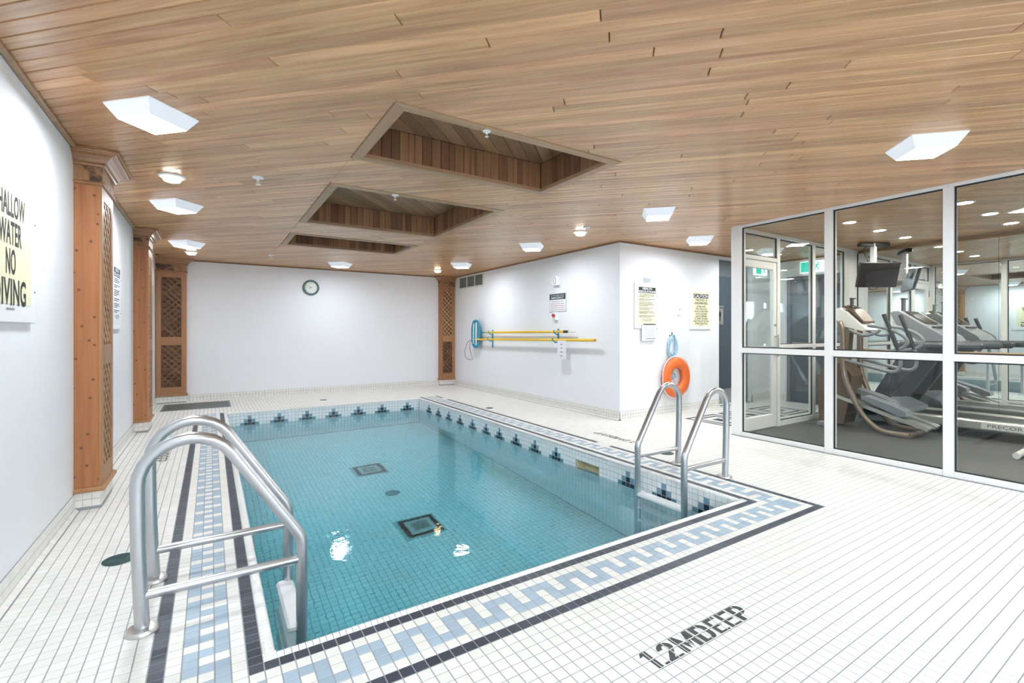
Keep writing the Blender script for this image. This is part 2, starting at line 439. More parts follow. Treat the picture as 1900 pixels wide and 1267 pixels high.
# text as flat mesh: right / up vectors, anchored at centre
def text_mesh(body, height, width=None, bold=0.0):
    cu = bpy.data.curves.new('lettering', 'FONT'); cu.body = body; cu.size = 1; cu.offset = bold; cu.space_character = 1.0 + bold * 2.2
    cu.align_x = 'LEFT'; cu.resolution_u = 3
    o = bpy.data.objects.new('lettering', cu); COL.objects.link(o)
    dg = bpy.context.evaluated_depsgraph_get(); me = bpy.data.meshes.new_from_object(o.evaluated_get(dg))
    me.calc_loop_triangles()
    v = [(q.co.x, q.co.y) for q in me.vertices]; tr = [tuple(q.vertices) for q in me.loop_triangles]
    bpy.data.objects.remove(o); bpy.data.curves.remove(cu); bpy.data.meshes.remove(me)
    if not v: return [], []
    x0 = min(q[0] for q in v); x1 = max(q[0] for q in v); y0 = min(q[1] for q in v); y1 = max(q[1] for q in v)
    sy = height / (y1 - y0); sx = sy if width is None else width / (x1 - x0)
    return [((x - (x0 + x1) / 2) * sx, (y - (y0 + y1) / 2) * sy) for x, y in v], tr
def lettering(mb, body, c, right, up, height, width=None, bold=0.0):
    v, tr = text_mesh(body, height, width, bold)
    c = Vector(c); r = Vector(right); u = Vector(up)
    mb.add([tuple(c + r * x + u * y) for x, y in v], tr, 0)

# ------------------------------------------------------------ tile fields
def tile_local(su, sv, h=0.0022, ch=0.0012):
    a, b = su / 2, sv / 2
    v = [(-a, -b, -h), (a, -b, -h), (a, b, -h), (-a, b, -h), (-a + ch, -b + ch, 0), (a - ch, -b + ch, 0), (a - ch, b - ch, 0), (-a + ch, b - ch, 0)]
    f = [(4, 5, 6, 7), (0, 1, 5, 4), (1, 2, 6, 5), (2, 3, 7, 6), (3, 0, 4, 7)]
    return v, f
def tiles(parent, name, mat, frames, nind, stuffname=None, gap=0.0034):
    """frames: (centre, u, v, su, sv); the nind that show largest become single tiles, the rest one stuff mesh"""
    if not frames: return
    def score(fr):
        c = fr[0]
        if not inframe(c): return 0
        n = fr[1].cross(fr[2]); d = Vector((0, 0, H)) - c
        k = n.dot(d)
        return max(k, 0) / d.length ** 3 + 1e-9
    if nind < len(frames):
        frames = sorted(frames, key=score, reverse=True)
    ind, rest = frames[:nind], frames[nind:]
    org = worg(parent)
    cache = {}
    for c, u, v, su, sv in ind:
        key = (round(su, 3), round(sv, 3))
        if key not in cache:
            mb = MB(); a, b = tile_local(su - gap, sv - gap); mb.add(a, b, 0.5); cache[key] = mb.mesh(name, mat)
        o = bpy.data.objects.new(name, cache[key]); COL.objects.link(o); o.parent = parent
        n = u.cross(v)
        M = Matrix((u, v, n)).transposed().to_4x4(); M.translation = c - org
        o.matrix_local = M
    if rest:
        A = []; Fs = []; k = 0
        for c, u, v, su, sv in rest:
            a, b = tile_local(su - gap, sv - gap); n = u.cross(v)
            B = np.array([u, v, n]); A.append(np.array(a) @ B + np.array(c - org))
            Fs += [tuple(i + k for i in f) for f in b]; k += 8
        me = bpy.data.meshes.new(stuffname or name); me.from_pydata(np.concatenate(A).tolist(), [], Fs); me.materials.append(MATS[mat]); me.update()
        o = link(stuffname or (name + '_field'), me, parent); o['kind'] = 'stuff'
EX, EY, EZ = Vector((1, 0, 0)), Vector((0, 1, 0)), Vector((0, 0, 1))

# ================================================================== FLOOR
fb = MB()
FY0 = REAR
E_ = 0.04
for lo, hi in (((XL - 0.1, FY0 - 0.1), (PX0 - E_, YB + 0.1)), ((PX1 + E_, FY0 - 0.1), (BX + 0.05, YB + 0.1)), ((PX0 - E_, FY0 - 0.1), (PX1 + E_, PY0 - E_)), ((PX0 - E_, PY1 + E_), (PX1 + E_, YB + 0.1)), ((BX + 0.05, FY0 - 0.1), (XE + 0.1, BY + 0.9))):
    fb.box((lo[0], lo[1], -0.12), (hi[0], hi[1], -0.0015))
floor = struct('floor', fb, 'grout', 'white mosaic tile pool deck')
ix0, ix1 = math.floor((XL - DL) / P) - 1, math.ceil((XE - DL) / P)
iy0, iy1 = math.floor((-0.45 - DN) / P), math.ceil((YB - DN) / P)
NB = 63
IYE = int(round((8.245 - DN) / P))     # borders stop at the far coping line
def key_col(r, k):                      # r: 0 next to the pool .. 2, k position along
    k %= 4
    return (r == 0 and k != 3) or (r == 1 and k in (0, 2)) or (r == 2 and k != 1)
def tile_kind(i, j):
    """0 white, 1 dark, 2 blue, None no tile"""
    x0, y0 = DL + i * P, DN + j * P
    if 1 <= i <= NB - 2 and j >= 1 and y0 < PY1 + 0.046 - 0.3 * P: return None      # pool and coping
    # ring index: distance outward from the inner dark line
    dx = -i if i < 0 else (i - (NB - 1) if i > NB - 1 else 0)
    dy = -j if j < 0 else 0
    if j <= IYE and dx <= 6 and dy <= 6 and -6 <= i <= NB + 5:
        ring = max(dx, dy)
        if ring == 0: return 1 if (i in (0, NB - 1) or j == 0) else 0
        if i > NB - 1 and dy == 0 and ring == 6 and (35 <= j <= 38 or 116 <= j <= 119): return 0     # gaps in the outer line
        if ring == 6: return 1
        if ring in (2, 3, 4):
            r = ring - 2
            if dy > dx: return 2 if key_col(r, i - 2) else 0
            if dx > dy: return 2 if key_col(r, j if i < 0 else j + 2) else 0
            return 2
        return 0
    # hall rug pattern: three ringed squares
    xc, yc = x0 + P / 2, y0 + P / 2
    if 3.62 < yc < 4.36 and 5.58 < xc < 7.86:
        a = int((xc - 5.60) / P); b = int((yc - 3.65) / P)
        if 0 <= b < 13:
            q = a % 15
            if a >= 0 and a < 45 and q < 13:
                d = min(q, 12 - q, b, 12 - b)
                return 1 if d in (0, 2) or d >= 5 else 0
    return 0
white, dark, blue = [], [], []
for i in range(ix0, ix1):
    for j in range(iy0, iy1):
        x0, y0 = DL + i * P, DN + j * P; x1, y1 = x0 + P, y0 + P
        if x1 > XG - 0.001 and y1 < YF + 0.1: continue
        if x0 < XL + 0.02 or y1 > YB - 0.02: continue
        if x1 > BX - 0.02 and y1 > BY - 0.02: continue
        if x1 > XE - 0.02: continue
        k = tile_kind(i, j)
        if k is None: continue
        (white, dark, blue)[k].append((Vector(((x0 + x1) / 2, (y0 + y1) / 2, 0)), EX, EY, P, P))
DRAINS = [(-0.411, 3.261, 0.075), (1.688, 8.893, 0.06), (3.736, 6.539, 0.06), (3.845, 3.161, 0.07)]
tiles(floor, 'floor_tile', 'tile_white', white, 300, 'white_floor_tiles')
tiles(floor, 'dark_border_tile', 'tile_dark', dark, 300, 'dark_border_tiles')
tiles(floor, 'blue_border_tile', 'tile_blue', blue, 300, 'blue_border_tiles')

# depth markings painted across the tiles, cut by the grout lines
def clip_tri(tri, x0, x1, y0, y1):
    poly = list(tri)
    for ax, lim, sg in ((0, x0, 1), (0, x1, -1), (1, y0, 1), (1, y1, -1)):
        out = []
        for k in range(len(poly)):
            a, b = poly[k], poly[(k + 1) % len(poly)]
            da, db = (a[ax] - lim) * sg, (b[ax] - lim) * sg
            if da >= 0: out.append(a)
            if (da >= 0) != (db >= 0):
                tt = da / (da - db); out.append((a[0] + (b[0] - a[0]) * tt, a[1] + (b[1] - a[1]) * tt))
        poly = out
        if len(poly) < 3: return None
    return poly
def block_letters(height, width):
    """heavy stencil-like 1.2MDEEP from simple strokes, centred on the origin: vertices and triangles"""
    V, T = [], []
    def quad(*p):
        k = len(V); V.extend(p); T.extend([(k, k + 1, k + 2), (k, k + 2, k + 3)])
    def rect(x0, y0, x1, y1): quad((x0, y0), (x1, y0), (x1, y1), (x0, y1))
    def ring(cx, cy, rx, ry, a0, a1, tx, ty, n=10):
        for k in range(n):
            a, b = a0 + (a1 - a0) * k / n, a0 + (a1 - a0) * (k + 1) / n
            quad((cx + rx * math.cos(a), cy + ry * math.sin(a)), (cx + rx * math.cos(b), cy + ry * math.sin(b)), (cx + (rx - tx) * math.cos(b), cy + (ry - ty) * math.sin(b)), (cx + (rx - tx) * math.cos(a), cy + (ry - ty) * math.sin(a)))
    t_, h = 0.17, 0.16
    x = 0.0
    rect(x + 0.10, 0, x + 0.10 + t_, 1); quad((x - 0.04, 0.80), (x + 0.10, 0.84), (x + 0.10, 1), (x + 0.06, 1)); x += 0.36          # 1
    rect(x, 0, x + 0.15, 0.16); x += 0.20                                                                                      # .
    ring(x + 0.26, 0.70, 0.26, 0.30, PI, -0.35, t_, h); quad((x + 0.50, 0.60), (x + 0.33, 0.64), (x + 0.0, 0.16), (x + 0.22, 0.16)); rect(x, 0, x + 0.52, 0.16); x += 0.60   # 2
    rect(x, 0, x + t_, 1); rect(x + 0.55, 0, x + 0.55 + t_, 1); quad((x + t_, 1), (x + t_ - 0.02, 0.72), (x + 0.30, 0.12), (x + 0.36, 0.42)); quad((x + 0.55, 1), (x + 0.57, 0.72), (x + 0.42, 0.12), (x + 0.36, 0.42)); x += 0.80    # M
    rect(x, 0, x + t_, 1); rect(x + t_, 0.84, x + 0.28, 1); rect(x + t_, 0, x + 0.28, 0.16); ring(x + 0.28, 0.66, 0.28, 0.34, PI / 2, 0, t_, h); rect(x + 0.56 - t_, 0.34, x + 0.56, 0.66); ring(x + 0.28, 0.34, 0.28, 0.34, 0, -PI / 2, t_, h); x += 0.64     # D
    for _ in range(2):
        rect(x, 0, x + t_, 1); rect(x + t_, 0.84, x + 0.48, 1); rect(x + t_, 0.42, x + 0.42, 0.58); rect(x + t_, 0, x + 0.48, 0.16); x += 0.56     # E
    rect(x, 0, x + t_, 1); rect(x + t_, 0.84, x + 0.27, 1); rect(x + t_, 0.38, x + 0.27, 0.54); ring(x + 0.27, 0.69, 0.27, 0.31, PI / 2, -PI / 2, t_, h); x += 0.54     # P
    return [((a / x - 0.5) * width, (b - 0.5) * height) for a, b in V], T
def depth_mark(cx, cy, ang, label, height=0.1, width=0.62):
    v, tr = block_letters(height, width)
    ca, sa = math.cos(ang), math.sin(ang)
    w = [(cx + x * ca - y * sa, cy + x * sa + y * ca) for x, y in v]
    mb = MB(); g = 0.0028
    for tq in tr:
        q = [w[k] for k in tq]
        i0 = math.floor((min(a[0] for a in q) - DL) / P); i1 = math.floor((max(a[0] for a in q) - DL) / P)
        j0 = math.floor((min(a[1] for a in q) - DN) / P); j1 = math.floor((max(a[1] for a in q) - DN) / P)
        for i in range(i0, i1 + 1):
            for j in range(j0, j1 + 1):
                pl = clip_tri(q, DL + i * P + g, DL + (i + 1) * P - g, DN + j * P + g, DN + (j + 1) * P - g)
                if pl: mb.add([(x, y, 0.0007) for x, y in pl], [tuple(range(len(pl)))], 0)
    o = part('depth_marking', mb, 'ink_floor', floor); o['label'] = label
depth_mark(1.665, 1.2, 0, 'black 1.2M DEEP lettering on the deck')
depth_mark(3.92, 3.97, PI / 2, 'black 1.2M DEEP lettering on the deck')
depth_mark(-0.40, 5.80, -PI / 2, 'black 1.2M DEEP lettering on the deck')

# ================================================================== POOL BASIN
pb = MB(); T = 0.12
zt = -0.0015
pb.box((PX0 - T, PY0 - T, ZP - 0.1), (PX1 + T, PY1 + T, ZP - 0.0015))
SKY0, SKY1, SKZ0, SKZ1 = 3.449, 3.792, -0.23, -0.112      # skimmer mouth in the right-hand wall
pb.box((PX0 - T, PY0 - T, ZP - 0.0015), (PX0 - 0.0015, PY1 + T, -0.12)); pb.box((PX0 - 0.04, PY0 - 0.04, -0.12), (PX0 - 0.0015, PY1 + 0.04, -0.012))
pb.box((PX0, PY0 - T, ZP), (PX1, PY0 - 0.0015, -0.12)); pb.box((PX0, PY0 - 0.04, -0.12), (PX1, PY0 - 0.0015, -0.012))
pb.box((PX0, PY1 + 0.0015, ZP), (PX1, PY1 + T, -0.13)); pb.box((PX0, PY1 + 0.0015, -0.13), (PX1, PY1 + 0.04, -0.012))
for y0, y1, z0, z1, q in ((PY0 - T, SKY0, ZP, -0.13, T), (SKY1, PY1 + T, ZP, -0.13, T), (SKY0, SKY1, ZP, SKZ0, T), (PY0 - 0.04, SKY0, -0.13, -0.012, 0.04), (SKY1, PY1 + 0.04, -0.13, -0.012, 0.04), (SKY0, SKY1, SKZ1, -0.012, 0.04)):
    pb.box((PX1 + 0.0015, y0, z0), (PX1 + q, y1, z1))
basin = struct('pool_basin', pb, 'pool_grout', 'tiled rectangular swimming pool basin')
pt = []; cb, cd, ct = [], [], []
ZR = -0.0093
rows = [(ZR - (k + 1) * P, ZR - k * P) for k in range(int((ZR - ZP) / P))]
def wall_tiles(origin, du, n, length, centres, skip=None):
    """du along the wall; centres: cross positions along du"""
    k = int(length / P) + 1
    # align the grid so that crosses sit on tile centres
    off = (centres[0] - P / 2) % P
    for a in range(-1, k + 1):
        s0, s1 = max(0, off + a * P), min(length, off + (a + 1) * P)
        if s1 - s0 < 0.012: continue
        mid = (s0 + s1) / 2
        cc = min(centres, key=lambda q: abs(q - mid)); dc = int(round((mid - cc) / P))
        for r, (z0, z1) in enumerate(rows):
            c = Vector(origin) + du * mid + EZ * ((z0 + z1) / 2)
            if skip and skip(mid, (z0 + z1) / 2): continue
            v = EZ; u = v.cross(n)
            lst = pt
            if abs(mid - cc) < 2.6 * P:
                if r == 1 and dc == 0: lst = cb
                elif r == 2: lst = cd if dc == 0 else (cb if abs(dc) == 1 else pt)
                elif r == 3: lst = cd if abs(dc) <= 1 else (ct if abs(dc) == 2 else pt)
            lst.append((c, u, v, s1 - s0, P))
bc = [PY1 - 7.74 + 0.4056 * k for k in range(15)]
bc = [PY1 - q for q in (7.74, 7.339, 6.937, 6.536, 6.134, 5.733, 5.332, 4.93, 4.529, 4.127, 3.076, 2.674, 2.282)]
wall_tiles((PX1, PY1, 0), Vector((0, -1, 0)), Vector((-1, 0, 0)), PY1 - PY0, bc, lambda s, z: SKY0 - 0.01 < PY1 - s < SKY1 + 0.01 and z < SKZ1 + 0.01 and z > SKZ0)
wall_tiles((PX0, PY1, 0), EX, Vector((0, -1, 0)), PX1 - PX0, [q - PX0 for q in (0.498, 0.908, 1.318, 1.728, 2.14, 2.55, 2.961)])
nx, ny = int((PX1 - PX0) / P), int((PY1 - PY0) / P)
DRN = [(1.70, 4.31, 0.345), (1.70, 6.04, 0.345)]
for i in range(nx):
    for j in range(ny):
        c = Vector((PX0 + 0.01 + (i + 0.5) * P, PY0 + 0.01 + (j + 0.5) * P, ZP))
        if any(abs(c.x - a) < q / 2 + 0.02 and abs(c.y - b) < q / 2 + 0.02 for a, b, q in DRN): continue
        pt.append((c, EX, EY, P, P))
tiles(basin, 'pool_tile', 'tile_pool', pt, 300, 'pool_tiles')
tiles(basin, 'light_blue_accent_tile', 'tile_cross_blue', cb, 300)
tiles(basin, 'black_accent_tile', 'tile_cross_dark', cd, 300)
tiles(basin, 'teal_accent_tile', 'tile_cross_teal', ct, 300)
# skimmer
sk = MB()
sk.box((PX1 + T - 0.004, SKY0 - 0.02, SKZ0 - 0.02), (PX1 + T + 0.01, SKY1 + 0.02, SKZ1 + 0.02)); sk.box((PX1 + 0.004, SKY0 - 0.006, SKZ0), (PX1 + T, SKY0 + 0.004, SKZ1)); sk.box((PX1 + 0.004, SKY1 - 0.004, SKZ0), (PX1 + T, SKY1 + 0.006, SKZ1)); sk.box((PX1 + 0.004, SKY0, SKZ1 - 0.004), (PX1 + T, SKY1, SKZ1 + 0.004))
o = part('skimmer', sk, 'cream_plastic', basin); o['label'] = 'cream plastic skimmer mouth in the pool wall'
# main drains on the bottom
for a, b, q in DRN:
    d = MB(); h = q / 2
    for lo, hi in (((a - h, b - h), (a + h, b - h + 0.045)), ((a - h, b + h - 0.045), (a + h, b + h)), ((a - h, b - h + 0.045), (a - h + 0.045, b + h - 0.045)), ((a + h - 0.045, b - h + 0.045), (a + h, b + h - 0.045))):
        d.box((lo[0], lo[1], ZP - 0.02), (hi[0], hi[1], ZP + 0.002))
    fr = part('main_drain', d, 'tile_cross_dark', basin); fr['label'] = 'dark framed square drain on the pool bottom'
    g = MB(); g.bbox((a - h + 0.045, b - h + 0.045, ZP - 0.02), (a + h - 0.045, b + h - 0.045, ZP + 0.012), 0.004); part('drain_cover', g, 'drain_cover', fr)
    for k in range(8):
        s = MB(); yy = b - h + 0.10 + k * (q - 0.2) / 7; s.box((a - h + 0.09, yy - 0.006, ZP + 0.012), (a + h - 0.09, yy + 0.006, ZP + 0.016)); part('drain_rib', s, 'grate', fr)
m_ = MB(); m_.lathe([(0.08, 0.0), (0.08, 0.008), (0.07, 0.014), (0.0, 0.016)], 24, Matrix.Translation((1.71, 5.17, ZP))); o = part('round_drain', m_, 'tile_cross_teal', basin, True)
# coping: narrow bullnose trim tiles
CW = 0.046
prof = [(0, -0.003), (0.003, 0.0), (CW - 0.020, 0.004), (CW - 0.010, 0.002), (CW - 0.003, -0.006), (CW, -0.016), (CW, ZR - 0.012), (0, ZR - 0.012)]
CP = P / 2
def coping_mesh(w):
    mb = MB(); n = len(prof); a = w / 2 - 0.0013
    vs = [(x, -a, z) for x, z in prof] + [(x, a, z) for x, z in prof]
    fs = [tuple(range(n)), tuple(range(n, 2 * n))[::-1]] + [(i, i + n, (i + 1) % n + n, (i + 1) % n) for i in range(n)]
    mb.add(vs, fs, 0.5); return mb
cpm = coping_mesh(CP)
cop_me = cpm.mesh('coping_tile', 'coping', (0, 0, 0), True)
spots = []
for k in range(int((PY1 - PY0) / CP)):
    y = PY0 + (k + 0.5) * CP
    spots += [(PX0 - CW, y, 0.0), (PX1 + CW, y, PI)]
for k in range(int((PX1 - PX0) / CP) + 1):
    x = PX0 + (k + 0.5) * CP
    spots += [(x, PY0 - CW, PI / 2), (x, PY1 + CW, -PI / 2)]
def cs(s):
    q = project((s[0], s[1], 0))
    return -q[2] if q and inframe((s[0], s[1], 0)) else -99
spots.sort(key=cs, reverse=True)
rest = MB()
for k, (x, y, a) in enumerate(spots):
    if k < 300: link('coping_tile', cop_me, floor, (x, y, 0), (0, 0, a))
    else:
        ca, sa = math.cos(a), math.sin(a)
        rest.add([(x + vx * ca - vy * sa, y + vx * sa + vy * ca, vz) for vx, vy, vz in cpm.v], cpm.f, 0.5)
for x, y in ((PX0, PY0), (PX1, PY0), (PX0, PY1), (PX1, PY1)):
    rest.box((x - (CW if x == PX0 else 0), y - (CW if y == PY0 else 0), -0.02), (x + (CW if x == PX1 else 0), y + (CW if y == PY1 else 0), 0.003))
o = part('coping_tiles', rest, 'coping', floor, True); o['kind'] = 'stuff'
# water
wb = MB(); e = 0.0004
wb.box((PX0 - 0.01, PY0 - 0.01, ZP - 0.02), (PX1 + 0.01, PY1 + 0.01, ZW))
water = part('pool_water', wb, 'water'); tag(water, 'clear turquoise water filling the tiled swimming pool', 'water', kind='stuff')

# ================================================================== WALLS
def wall(name, boxes, mat='wall', label=None):
    mb = MB()
    for lo, hi in boxes: mb.box(lo, hi)
    return struct(name, mb, mat, label)
ZT = ZC + 0.32
wall('wall_left', [((XL - 0.12, REAR - 0.12, -0.1), (XL, YB + 0.12, ZT))])
wall('wall_back', [((XL, YB, -0.1), (BX, YB + 0.12, ZT))])
DX0, DX1, DZ = 6.956, 7.90, 2.40
wall('wall_block', [((BX, BY, -0.1), (BX + 0.1, YB + 0.12, ZT)), ((BX + 0.1, BY, -0.1), (DX0, BY + 0.14, ZT)), ((DX1, BY, -0.1), (XE, BY + 0.14, ZT)), ((DX0, BY, DZ), (DX1, BY + 0.14, ZT))], label='white corner block with pool equipment and signs')
wall('wall_hall', [((XE, YF, -0.1), (XE + 0.12, BY + 0.2, ZT))])
rb = []
xs = [XL] + [q for w in WINS for q in (w[0], w[1])] + [XG + 0.1]
for k in range(0, len(xs) - 1, 2): rb.append(((xs[k], REAR - 0.12, -0.1), (xs[k + 1], REAR, ZT)))
for x0, x1, z0, z1 in WINS: rb += [((x0, REAR - 0.12, -0.1), (x1, REAR, z0)), ((x0, REAR - 0.12, z1), (x1, REAR, ZT))]
wall('wall_rear', rb)
for k, (x0, x1, z0, z1) in enumerate(WINS):
    f = MB(); y0, y1 = REAR - 0.09, REAR - 0.03; w = 0.05; xm = (x0 + x1) / 2
    for lo, hi in (((x0, z0), (x0 + w, z1)), ((x1 - w, z0), (x1, z1)), ((x0 + w, z0), (x1 - w, z0 + w)), ((x0 + w, z1 - w), (x1 - w, z1)), ((xm - w / 2, z0 + w), (xm + w / 2, z1 - w))):
        f.bbox((lo[0], y0, lo[1]), (hi[0], y1, hi[1]), 0.004)
    win = struct('window_%d' % (k + 1), f, 'frame_white')
    for a, b in ((x0 + w, xm - w / 2), (xm + w / 2, x1 - w)):
        g = MB(); g.box((a, REAR - 0.063, z0 + w), (b, REAR - 0.057, z1 - w)); part('pane', g, 'glass', win)
g = MB(); g.box((-4, -9.3, -1), (9, -9, 2.6)); struct('wall_outside', g, 'brick_wall', 'red brick building seen through the rear windows')
g = MB(); g.box((-14, -14, -0.6), (22, REAR - 0.2, -0.5)); struct('ground_outside', g, 'grout')
# gym shell
wall('wall_gym', [((XM + 0.02, REAR - 0.12, -0.1), (XM + 0.14, YF + 0.05, ZT)), ((XG + 0.1, REAR - 0.12, -0.1), (XM + 0.02, REAR, ZT)), ((XM - 0.25, YF, -0.1), (XM + 0.02, YF + 0.1, ZT))])
mr = MB()
ye = [YF - 0.02, 1.73, 0.22, -1.25, REAR]
mirror_wall = MB(); mirror_wall.box((XM + 0.012, REAR, 0.0), (XM + 0.02, YF, ZC - 0.05))
mw = part('mirror_wall', mirror_wall, 'gasket'); tag(mw, 'full-height mirror panels lining the gym side wall behind the treadmill', 'mirror')
for a, b in zip(ye[1:], ye[:-1]):
    q = MB(); q.box((XM, a + 0.0015, 0.02), (XM + 0.012, b - 0.0015, ZC - 0.055)); part('mirror_panel', q, 'mirror', mw)
q = MB(); q.bbox((XM - 0.02, REAR, ZC - 0.055), (XM + 0.02, YF - 0.02, ZC - 0.012), 0.004, 0.5); part('mirror_trim', q, 'edge_wood', mw)
q = MB(); q.bbox((XM - 0.035, REAR, 0.912), (XM, YF - 0.02, 0.952), 0.006, 0.5); part('mirror_rail', q, 'wood_rail', mw)
gf = MB(); gf.box((XG + 0.1, REAR, -0.0014), (XM + 0.02, YF, 0.004)); tag(struct('floor_gym', gf, 'rubber', 'dark rubber gym floor'))

# ------------------------------------------------------------ baseboards of tile with a cove
def baseboard(name, runs, nind):
    mb = MB(); fr = []
    for p0, p1, n in runs:
        p0 = Vector((*p0, 0)); p1 = Vector((*p1, 0)); n = Vector((*n, 0)); du = (p1 - p0).normalized(); L = (p1 - p0).length
        a = p0 - n * 0.01; b = p1 + n * 0.006
        mb.box((min(a.x, b.x), min(a.y, b.y), 0), (max(a.x, b.x), max(a.y, b.y), 0.117), 0.5)
        k = int(round(L / P)); w = L / k
        for i in range(k):
            c = p0 + du * (i + 0.5) * w + n * 0.008
            u = EZ.cross(n)
            fr.append((c + EZ * 0.0925, u, EZ, w, P)); fr.append((c + EZ * 0.0435, u, EZ, w, 0.0475))
            v = (EZ * 0.9 - n).normalized()
            fr.append((c + n * 0.0115 + EZ * 0.0115, u, v, w, 0.033))
    o = struct(name, mb, 'grout'); tiles(o, 'baseboard_tile', 'tile_white', fr, nind, 'baseboard_tiles')
C1, C2, CL = 4.285, 7.205, 0.44       # columns on the left wall
baseboard('baseboard_left', [((XL, C1), (XL, -0.5), (1, 0)), ((XL, C2), (XL, C1 + CL), (1, 0)), ((XL, YB - 0.1), (XL, C2 + CL), (1, 0))], 300)
baseboard('baseboard_back', [((BX - 0.37, YB), (XL + 0.42, YB), (0, -1))], 0)
baseboard('baseboard_block', [((BX, BY), (BX, YB - 0.1), (-1, 0)), ((DX0, BY), (BX, BY), (0, -1)), ((XE, BY), (DX1, BY), (0, -1)), ((XE, 4.40), (XE, BY), (-1, 0))], 0)

# ================================================================== CEILING
WELLS = [(0.839, 2.535, 2.484, 3.468), (0.839, 2.535, 4.130, 5.824), (0.839, 2.535, 6.493, 7.451)]
TW, WZ = 0.075, 0.24
cbm = MB(); zb0, zb1 = ZC + 0.011, ZC + 0.06
cbm.box((XL, REAR, zb0), (WELLS[0][0], YB, zb1)); cbm.box((WELLS[0][1], REAR, zb0), (XE, BY + 0.14, zb1)); cbm.box((WELLS[0][1], BY + 0.14, zb0), (BX, YB, zb1))
yy = [REAR] + [q for w in WELLS for q in (w[2], w[3])] + [YB]
for k in range(0, len(yy), 2): cbm.box((WELLS[0][0], yy[k], zb0), (WELLS[0][1], yy[k + 1], zb1))
ceiling = struct('ceiling', cbm, 'backing', 'diagonal cedar plank ceiling')
def clip(poly, a, b, c):           # keep a*x + b*y <= c
    out = []
    for k in range(len(poly)):
        p, q = poly[k], poly[(k + 1) % len(poly)]
        dp, dq = a * p[0] + b * p[1] - c, a * q[0] + b * q[1] - c
        if dp <= 0: out.append(p)
        if (dp < 0) != (dq < 0) and abs(dp - dq) > 1e-12:
            t_ = dp / (dp - dq); out.append((p[0] + (q[0] - p[0]) * t_, p[1] + (q[1] - p[1]) * t_))
    return out if len(out) >= 3 else []
def area(poly):
    return abs(sum(poly[i][0] * poly[(i + 1) % len(poly)][1] - poly[(i + 1) % len(poly)][0] * poly[i][1] for i in range(len(poly)))) / 2
def clip_rect(poly, r):
    for a, b, c in ((-1, 0, -r[0]), (1, 0, r[1]), (0, -1, -r[2]), (0, 1, r[3])):
        poly = clip(poly, a, b, c)
        if not poly: return []
    return poly
def sub_rect(poly, r):
    """convex pieces of poly outside the rectangle r"""
    if not clip_rect(poly, r): return [poly]
    out = []
    for a, b, c in ((-1, 0, -r[0]), (1, 0, r[1]), (0, -1, -r[2]), (0, 1, r[3])):
        o_ = clip(poly, -a, -b, -c)
        if o_: out.append(o_)
        poly = clip(poly, a, b, c)
        if not poly: return out
    return out
BW = 0.0743
boards = []
def diag(s, t_): return ((s + t_) * 0.70710678, (t_ - s) * 0.70710678)     # s along (1,-1), t along (1,1)
def dedupe(poly):
    out = []
    for p in poly:
        if not out or (abs(p[0] - out[-1][0]) + abs(p[1] - out[-1][1])) > 1e-5: out.append(p)
    if len(out) > 1 and (abs(out[0][0] - out[-1][0]) + abs(out[0][1] - out[-1][1])) < 1e-5: out.pop()
    return out
HOLES = [w for w in WELLS]
rng = random.Random(11)
t0 = -2.3 - (-2.3 - 1.483) % BW
tt = t0
while tt < 13.2:
    s = -8.5 + rng.random() * 1.5
    while s < 8.5:
        L = rng.choice((1.2, 1.8, 2.4, 3.0)) * rng.uniform(0.8, 1.15)
        g = 0.0018
        base = [diag(s + g, tt + g), diag(s + L - g, tt + g), diag(s + L - g, tt + BW - g), diag(s + g, tt + BW - g)]
        s += L
        polys = []
        a = clip_rect(base, (XL, BX, -1.3, YB)); polys += [a] if a else []
        a = clip_rect(base, (BX, XE, -1.3, BY)); polys += [a] if a else []
        for h in HOLES:
            nn = []
            for q in polys: nn += sub_rect(q, h)
            polys = nn
        rv = rng.random()
        for q in polys:
            q = dedupe(q)
            if len(q) >= 3 and area(q) > 2e-4: boards.append((q, rv))
    tt += BW
def inset(poly, d):
    n = len(poly); sgn = 1 if sum(poly[i][0] * poly[(i + 1) % n][1] - poly[(i + 1) % n][0] * poly[i][1] for i in range(n)) > 0 else -1
    cx = sum(p[0] for p in poly) / n; cy = sum(p[1] for p in poly) / n
    out = []
    for i in range(n):
        p0, p1, p2 = Vector(poly[i - 1]), Vector(poly[i]), Vector(poly[(i + 1) % n])
        e1 = (p1 - p0).normalized(); e2 = (p2 - p1).normalized()
        n1 = Vector((-e1.y, e1.x)) * sgn; n2 = Vector((-e2.y, e2.x)) * sgn
        k = n1 + n2; k = k / max(k.dot(k), 0.25) * 2
        v = p1 + k * d * 0.5 * 1.0
        out.append((v.x, v.y))
    return out
def board(mb, poly, z, rv, h=0.011, ch=0.0055):
    n = len(poly)
    if sum(poly[i][0] * poly[(i + 1) % n][1] - poly[(i + 1) % n][0] * poly[i][1] for i in range(n)) < 0: poly = poly[::-1]
    i_ = inset(poly, ch)
    vs = [(x, y, z + h) for x, y in poly] + [(x, y, z + ch * 0.8) for x, y in poly] + [(x, y, z) for x, y in i_]
    fs = [tuple(range(2 * n, 3 * n))[::-1]]
    for k in range(n):
        j = (k + 1) % n
        fs += [(k, k + n, j + n, j)[::-1], (k + n, k + 2 * n, j + 2 * n, j + n)[::-1]]
    fs = [f[::-1] for f in fs[1:]]; fs.insert(0, tuple(range(2 * n, 3 * n))[::-1])
    mb.add(vs, fs, rv)
def bscore(bd):
    pr = []
    for x, y in bd[0]:
        q = project((x, y, ZC))
        if q is None: return 0
        pr.append((min(max(q[0], 0), 1900), min(max(q[1], 0), 1267)))
    return area(pr)
boards.sort(key=bscore, reverse=True)
